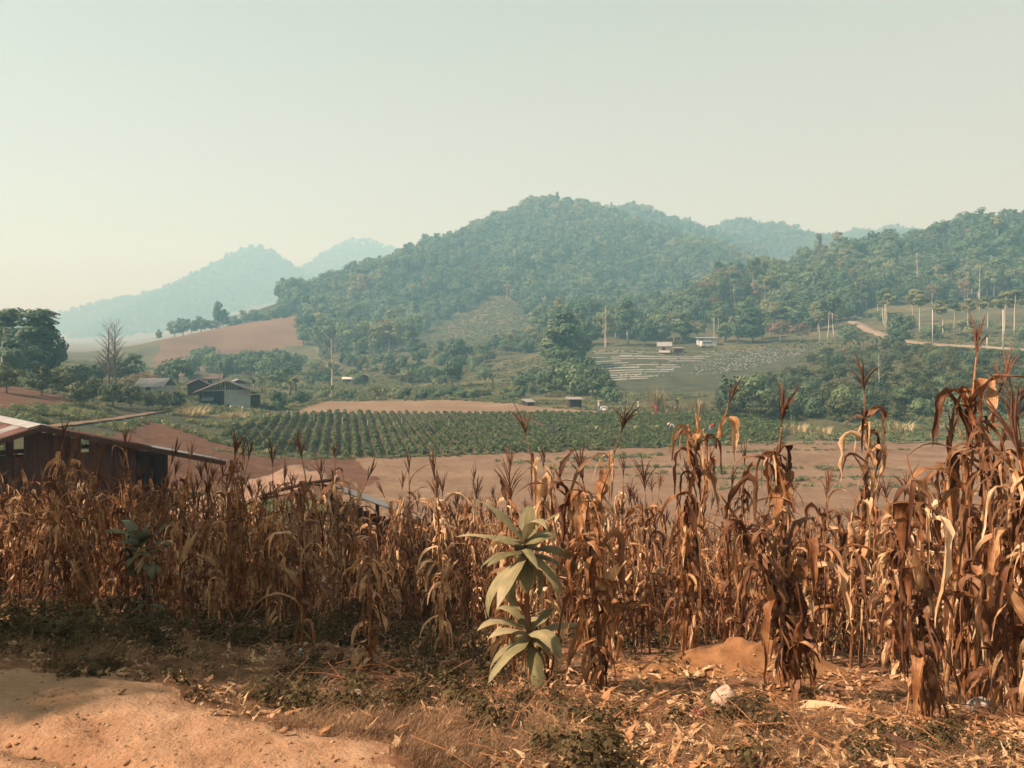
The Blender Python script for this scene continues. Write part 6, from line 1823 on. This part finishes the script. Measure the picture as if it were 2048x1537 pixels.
def leafy(px, py, H, whorls, mat, label, seed, Ls, Ws):
    x, y = hit(px, py); t = thing('broadleaf_plant', (x, y, gf(x, y)), 0, label, 'plant'); t.rotation_euler = (R(4), R(-3), 0); g = random.Random(seed)
    st = [(0,0,-0.05),(0.012,0,H*.25),(-0.008,0.01,H*.5),(0.012,0,H*.78),(0.005,0,H)]
    v, f = tube_arrays(st, [0.022,0.019,0.017,0.014,0.010], 8); obj('stem', mesh('stem', v, f, True), M['corn_stalk'], t)
    for (zc, zs, n, lo, hi) in whorls:
        for i in range(n):
            q = i/(n-1)
            v, f, uv = strap(seed*50+i+int(zc*100), Ls*g.uniform(.5, 1.2), Ws*g.uniform(.7, 1.2), R(lo+(hi-lo)*q+g.uniform(-8, 8)), R(110-30*q+g.uniform(-50, 45)))
            m_ = mesh('leaf', v, f, True, uv); m_.materials.append(M[mat]); o = obj('leaf', m_, None, t)
            o.location = (0, 0, H*(zc+zs*q)); o.rotation_euler = (0, 0, i*2.4+g.uniform(-.3, .3))
    return t
leafy(1064, 1378, 1.04, [(0.28,0.10,15,-35,48),(0.80,0.13,24,-35,55)], 'drac', 'large plant with broad pale green strap leaves in two whorls among the corn', 3, 0.41, 0.098)
leafy(292, 1230, 1.12, [(0.14,0.06,7,0,45),(0.68,0.32,24,-20,62)], 'drac_dark', 'smaller dark green strap-leaved plant in the shade at the left', 5, 0.46, 0.125)

# --- stones and clods
M['stone'] = plain_mat('field_stone', (0.42,0.27,0.165), 0.9, 0.15, 0.25, 20, bump=0.5)
M['clod'] = plain_mat('dirt_clod', (0.32,0.17,0.09), 0.95, 0.05, 0.25, 20, bump=0.5)
def rock_arrays(seed, sub=2):
    bm = bmesh.new(); bmesh.ops.create_icosphere(bm, subdivisions=sub, radius=1.0)
    g = np.random.default_rng(seed); k = g.normal(size=(5, 3))
    V = np.array([v.co for v in bm.verts]); F = np.array([[v.index for v in f.verts] for f in bm.faces]); bm.free()
    for q in k: V *= (1+0.13*np.sin(V@q*2.2+q[0]*3))[:, None]
    V[:, 2] *= 0.62
    return V, F
ROCK = []
for i in range(5):
    v, f = rock_arrays(i); m_ = mesh('stone', v, f, False); m_.materials.append(M['stone' if i % 2 else 'clod']); ROCK.append(m_)
g = np.random.default_rng(44)
def on_road(x, y): return inside(REG['road'], x, y)
k = 0
while k < 26:
    px, py = g.uniform(0, 840), g.uniform(1350, 1537)
    x, y = hit(px, py)
    if not on_road(np.array([x]), np.array([y]))[0]: continue
    o = obj('stone', ROCK[int(g.integers(0, 5))]); s = g.uniform(0.005, 0.011)*(1.8 if k < 6 else 1)
    o.location = (x, y, G(x, y)+0.012); o.scale = (s*g.uniform(.8, 1.5), s, s); o.rotation_euler = (g.uniform(-.4, .4), g.uniform(-.4, .4), g.uniform(0, 6.28))
    tag(o, 'small tan stone lying loose on the orange dirt road', 'stone', 'loose stones on the dirt road'); k += 1
gcol = bpy.data.collections.new('stock_gravel')
for i in range(3):
    v, f = rock_arrays(20+i, 1); m_ = mesh('stock_gravel_%d' % i, v, f); m_.materials.append(M['clod' if i < 2 else 'stone']); gcol.objects.link(bpy.data.objects.new('stock_gravel_%d' % i, m_))
def zmesh(x, y):
    """height of the built ground sheet (nearest grid vertex)"""
    c = np.clip(np.searchsorted(us, CX+FPX*x/y-2.5), 0, nx-1); r = np.clip(np.searchsorted(ds, y*0.9964), 0, len(ds)-1)
    return zf.reshape(ny, nx)[_rows+r, c]
N = 9000
px = g.uniform(-100, 2150, N); y = np.exp(g.uniform(math.log(2.3), math.log(9), N)); x = (px-CX)*y/FPX
onr = on_road(x, y); keep = onr | (g.random(N) < 0.45)
x, y, onr = x[keep], y[keep], onr[keep]; k = len(x); s = (0.002+0.009*g.random(k)**5)
scatter('gravel', np.stack([x, y, zmesh(x, y)+0.001], -1), g.uniform(-.5, .5, (k, 3)), np.stack([s*1.3, s, s], -1), g.integers(0, 3, k), gcol, 'fine gravel and dirt crumbs over road and field edge', 'gravel')

# --- dry grass, weeds and maize litter
M['drygrass'] = leaf_mat('dry_grass', (0.12,0.06,0.03), (0.36,0.21,0.105), 0.25, 0.7, 3.0)
M['weedleaf'] = leaf_mat('weed_leaf', (0.05,0.036,0.016), (0.135,0.096,0.044), 0.25, 0.9, 5.0, 0.04)
gg_ = bpy.data.collections.new('stock_ground')
kinds = []
def stock(V, F, mt, uv=None):
    m_ = mesh('stock_ground_%02d' % len(kinds), V, F, False, uv); m_.materials.append(M[mt]); gg_.objects.link(bpy.data.objects.new(m_.name, m_)); kinds.append(m_)
for i in range(3): stock(*tuft_arrays(600+i, 46, 0.085, 0.20, 1.6, 0.0013, 2.5), 'drygrass')            # 0-2 short matted grass
for i in range(2): stock(*tuft_arrays(610+i, 70, 0.19, 0.24, 1.2, 0.0013, 2.2), 'drygrass')            # 3-4 taller tufts
for i in range(3): stock(*crown_arrays(620+i, 95, dome(0.13, 0.12, 0.05, 0.1), 0.017, 14, 0.07, up=1.2), 'weedleaf')   # 5-7 weeds
def litter_piece(seed):
    v, f, uv = dry_leaf(seed, 0.32, 0.05, 20, 'up', 10)
    V = np.array([tuple(q) for q in v]); V -= V.mean(0)
    
    V[:, 2] = V[:, 2]*0.12+0.012*np.sin(V[:, 0]*30+seed); V[:, 2] -= V[:, 2].min()
    u, s_, vt = np.linalg.svd(V[:, :2]-V[:, :2].mean(0), full_matrices=False)
    return V, f, uv
for i in range(5): stock(*litter_piece(640+i)[:2], 'corn_husk', litter_piece(640+i)[2])          # 8-12 leaf litter
def sticks(seed):
    g = random.Random(seed); V, F = [], []
    for k in range(7):
        a = g.uniform(0, 6.28); L = g.uniform(0.08, 0.3); c = Vector((g.uniform(-.15, .15), g.uniform(-.15, .15), 0.012)); d = Vector((math.cos(a), math.sin(a), g.uniform(-.05, .15)))
        v, f = tube_arrays([c-d*L/2, c+Vector((0,0,.012)), c+d*L/2], [0.0026, 0.0022, 0.0014], 4); b = len(V); V += v; F += [tuple(i+b for i in q) for q in f]
    return V, F
for i in range(2): stock(*sticks(650+i), 'corn_stalk')                                                # 13-14 sticks
P, PK, SC = [], [], []
def sow(n, region, kinds_, s0, s1, dens=None):
    x0, x1, y0, y1 = region
    px = g.uniform(x0, x1, n); py = g.uniform(y0, y1, n)
    pts = hit_many(px, py)
    keep = ~on_road(*jit(pts[:, 0], pts[:, 1], 0.75, 0.35))
    if dens is not None: keep &= g.random(n) < dens(px, py, pts)
    for mx_, my_, ax, ay, hh in mounds[:1]: keep &= ((pts[:, 0]-mx_)/ax)**2+((pts[:, 1]-my_)/ay)**2 > 1.1
    pts = pts[keep]; k = len(pts)
    P.append(pts); PK.append(g.choice(kinds_, k)); SC.append(g.uniform(s0, s1, k))
edge_d = lambda px, py, pts: np.clip(1.3-np.abs(py-np.interp(px, [0,300,560,800,1100], [1330,1375,1440,1500,1500]))/70, 0, 1)
sow(900, (-60, 1150, 1280, 1545), [0,1,2,0,1,2,0,8,9,11], 0.4, 0.9, edge_d)
sow(520, (560, 1180, 1390, 1545), [0,1,2], 0.5, 1.0)
sow(40, (-40, 200, 1230, 1345), [3,4,4], 0.5, 0.9)
sow(18, (330, 470, 1290, 1380), [3,4,4], 0.5, 0.9)
sow(20, (100, 260, 1300, 1350), [3,3,4], 0.5, 0.9)
sow(380, (100, 1120, 1130, 1420), [5,6,7], 0.35, 0.95, lambda px, py, pts: np.clip(vnoise(pts[:, 0]*1.3, pts[:, 1]*1.3)*1.9-0.25, 0, 1))
sow(130, (560, 1120, 1340, 1430), [5,6,7], 0.4, 0.9, lambda px, py, pts: np.clip(vnoise(pts[:, 0]*2, pts[:, 1]*2)*2-0.4, 0, 1))
sow(200, (960, 1560, 1420, 1545), [5,6,7], 0.5, 1.1, lambda px, py, pts: np.clip(vnoise(pts[:, 0]*3, pts[:, 1]*3)*2.6-1.0, 0, 1))
sow(120, (1500, 2060, 1460, 1545), [5,6,7], 0.4, 0.8, lambda px, py, pts: np.clip(vnoise(pts[:, 0]*3, pts[:, 1]*3)*2.4-1.0, 0, 1))
sow(900, (1000, 2080, 1400, 1545), [0,1,2], 0.5, 1.0, lambda px, py, pts: np.clip(vnoise(pts[:, 0]*2+7, pts[:, 1]*2)*2-0.4, 0, 1))
sow(2300, (980, 2100, 1320, 1545), [8,9,10,11,12], 0.2, 0.95)
sow(2200, (-60, 1100, 1120, 1440), [8,9,10,11,12], 0.2, 0.8)
sow(2200, (-40, 2090, 1090, 1330), [5,6,8,9,10,11,12,8,9,10], 0.4, 1.0)
sow(1700, (-40, 2090, 1080, 1300), [5,6,7,5,6,7,9,11], 0.8, 1.8)
sow(80, (900, 2080, 1380, 1545), [13,14], 0.7, 1.5)
sow(60, (200, 1000, 1250, 1400), [13,14], 0.7, 1.3)
P = np.concatenate(P); PK = np.concatenate(PK); SC = np.concatenate(SC)
zz = zmesh(P[:, 0], P[:, 1])
for nm, sel, lb, cat in (('dry_grass', PK <= 4, 'dry brown grass along the verge of the dirt road', 'grass'), ('weeds', (PK >= 5) & (PK <= 7), 'small grey-green weeds covering the ground under the corn', 'weeds'), ('corn_litter', PK >= 8, 'dead corn leaves and stems littering the ground', 'litter')):
    k = int(sel.sum()); s = SC[sel]
    rot = np.stack([g.normal(0, .12, k), g.normal(0, .12, k), g.uniform(0, 6.28, k)], -1)
    if nm == 'corn_litter': rot[:, :2] += g.normal(0, 0.16, (k, 2))
    scatter(nm, np.stack([P[sel, 0], P[sel, 1], zz[sel]+(0.006 if nm == 'corn_litter' else -0.004)], -1), rot, np.stack([s, s, s], -1), PK[sel], gg_, lb, cat)

# --- single pieces lying about
def fallen(px, py, rz, L, W, label, mat='corn_husk', seed=0, group=None):
    x, y = hit(px, py); V, f, uv = litter_piece(seed); V = np.array(V); V[:, 0] *= L/0.30; V[:, 1] *= W/0.045; V[:, 2] *= 1.6
    m_ = mesh('fallen_leaf', V, f, True, uv); m_.materials.append(M[mat]); o = obj('fallen_leaf', m_)
    o.location = (x, y, float(zmesh(np.array([x]), np.array([y]))[0])+0.012); o.rotation_euler = (R(6), R(-5), rz); return tag(o, label, 'leaf', group)
for k, (px, py, rz, L, W, lb) in enumerate([
    (1212,1411,0.1,0.30,0.07,'pale yellow corn leaf lying flat before the bent corn plant'),(1640,1432,-0.3,0.55,0.075,'long dry leaf on the ground right of the soil heap'),
    (1700,1440,-0.5,0.5,0.07,'second long dry leaf right of the soil heap'),(1770,1450,0.5,0.32,0.08,'curled light husk before the bare-stalked corn plant'),
    (1560,1360,0.25,0.7,0.035,'dry stalk-like leaf lying across the soil heap'),(545,1295,-0.7,0.16,0.05,'pale husk scrap in the shaded weeds at the left'),
    (570,1283,-0.5,0.14,0.04,'smaller pale husk scrap in the shaded weeds at the left'),(860,1240,0.5,0.30,0.07,'grey dead leaf on the shaded ground in the middle'),
    (1130,1355,-0.6,0.32,0.06,'pale dry leaf at the foot of the large leafy plant'),(1360,1415,0.2,0.4,0.07,'brown leaf below the white sack'),
    (1880,1480,-0.9,0.35,0.06,'dry leaf at the foot of the tallest corn plants'),(1260,1480,0.8,0.26,0.07,'pale husk lying in the front litter at centre right')]):
    fallen(px, py, rz, L, W, lb, 'corn_husk', 660+k)
sack(1447, 1408, 0.22, 0.13, 'crumpled pinkish white sack on the litter before the tall corn', 'sackwhite', 5, neck=False, sq=0.75)
M['plastic'] = plain_mat('thin_plastic', (0.34,0.28,0.22), 0.7, 0.3, 0.1, 8)
sack(1962, 1432, 0.17, 0.10, 'crumpled clear plastic bag at the foot of the corn on the right', 'plastic', 8, 'plastic_bag', False, 0.7)
o = sack(600, 1322, 0.075, 0.075, 'pale round stone in the shaded weeds', 'white', 9, 'stone', False); o['category'] = 'stone'
# broken white shell-like ball with a hole
x, y = hit(712, 1398); V, F = [], []
n = 16
for i in range(9):
    a = math.pi*i/9*0.86
    for k in range(n):
        b = 6.283*k/n; rr = 0.037*(1+0.06*math.sin(3*b+i)); V.append((rr*math.sin(a+0.12)*math.cos(b), rr*math.sin(a+0.12)*math.sin(b), -rr*math.cos(a+0.12)))
F = [(i*n+k, i*n+(k+1) % n, (i+1)*n+(k+1) % n, (i+1)*n+k) for i in range(8) for k in range(n)]+[tuple(reversed(range(n)))]
o = obj('broken_ball', mesh('broken_ball', V, F, True), M['sackwhite']); o.location = (x, y, float(zmesh(np.array([x]), np.array([y]))[0])+0.035); o.rotation_euler = (R(62), 0, R(-15)); md = o.modifiers.new('thick', 'SOLIDIFY'); md.thickness = 0.004
tag(o, 'round white hollow ball with a dark hole on the grass verge', 'ball')
M['redpaper'] = plain_mat('red_wrapper', (0.24,0.06,0.035), 0.5, 0.4, 0.2, 20)
def scrap(px, py, w, h, mat, label, seed, name='wrapper'):
    g = random.Random(seed); x, y = hit(px, py); V = []
    for j in range(6):
        for i in range(7): V.append(((i/6-.5)*w, (j/5-.5)*h, 0.25*h*math.sin(i*1.3+seed)*math.cos(j*1.1)+g.uniform(0, .12*h)))
    F = [(j*7+i, j*7+i+1, j*7+i+8, j*7+i+7) for j in range(5) for i in range(6)]
    o = obj(name, mesh(name, V, F, True), M[mat]); o.location = (x, y, float(zmesh(np.array([x]), np.array([y]))[0])+0.03); o.rotation_euler = (R(30), 0, g.uniform(-.5, .5)); md = o.modifiers.new('thick', 'SOLIDIFY'); md.thickness = 0.002
    return tag(o, label, 'litter')
scrap(668, 1368, 0.075, 0.035, 'redpaper', 'small red wrapper in the weeds left of the hollow ball', 2)
scrap(1180, 1536, 0.10, 0.05, 'sackwhite', 'pale plastic scrap at the lower edge of the picture', 3, 'plastic_scrap')
scrap(1395, 1455, 0.06, 0.08, 'redpaper', 'faded red and white wrapper in the front litter', 4)
x, y = hit(1822, 1500)
wb = thing('wood_offcut', (x, y, float(zmesh(np.array([x]), np.array([y]))[0])+0.03), R(-58), 'weathered grey-brown piece of board lying in the litter at lower right', 'board')
MB().add([(-.13,-.028,-.01),(.12,-.03,-.01),(.14,.0,-.01),(.13,.03,-.01),(-.13,.026,-.01),(-.13,-.028,.012),(.12,-.03,.012),(.14,.0,.012),(.13,.03,.012),(-.13,.026,.012)],[(4,3,2,1,0),(5,6,7,8,9),(0,1,6,5),(1,2,7,6),(2,3,8,7),(3,4,9,8),(4,0,5,9)]).build('board', M['plank'], wb)
# slatted crate behind the left corn
x, y = (195-CX)*17.5/FPX, 17.5
cr_ = thing('slatted_crate', (x, y, gf(x, y)), R(20), 'grey slatted crate half hidden behind the corn before the shed', 'crate')
for k in range(4):
    MB().box(-0.6, 0.6, -0.45, -0.42, 0.1+0.28*k, 0.26+0.28*k).build('slat', M['roof_grey'], cr_); MB().box(-0.6, 0.6, 0.42, 0.45, 0.1+0.28*k, 0.26+0.28*k).build('slat', M['roof_grey'], cr_)
for xx in (-0.56, 0.52):
    for yy in (-0.41, 0.37): MB().box(xx, xx+0.05, yy, yy+0.04, -0.2, 1.25).build('post', M['plank_dark'], cr_)
# ------------------------------------------------------------------ haze
zlo = float(zf.min()) - 1.5
hm, hn, hl = new_mat('haze_air')
pv = hn.new('ShaderNodeVolumePrincipled')
pv.inputs['Color'].default_value = (0.36, 0.78, 1.0, 1)
pv.inputs['Absorption Color'].default_value = (0.78, 0.95, 1, 1)
pv.inputs['Density'].default_value = 0.00112
pv.inputs['Anisotropy'].default_value = 0.1
ho = hn.new('ShaderNodeOutputMaterial'); hl.new(pv.outputs[0], ho.inputs['Volume'])
hb = MB().box(-2900, 2900, -300, 2500, zlo, float(zf.max()) + 45)
h = hb.build('haze', hm)
tag(h, 'pale blue-green haze over the whole valley', 'haze', kind='stuff')
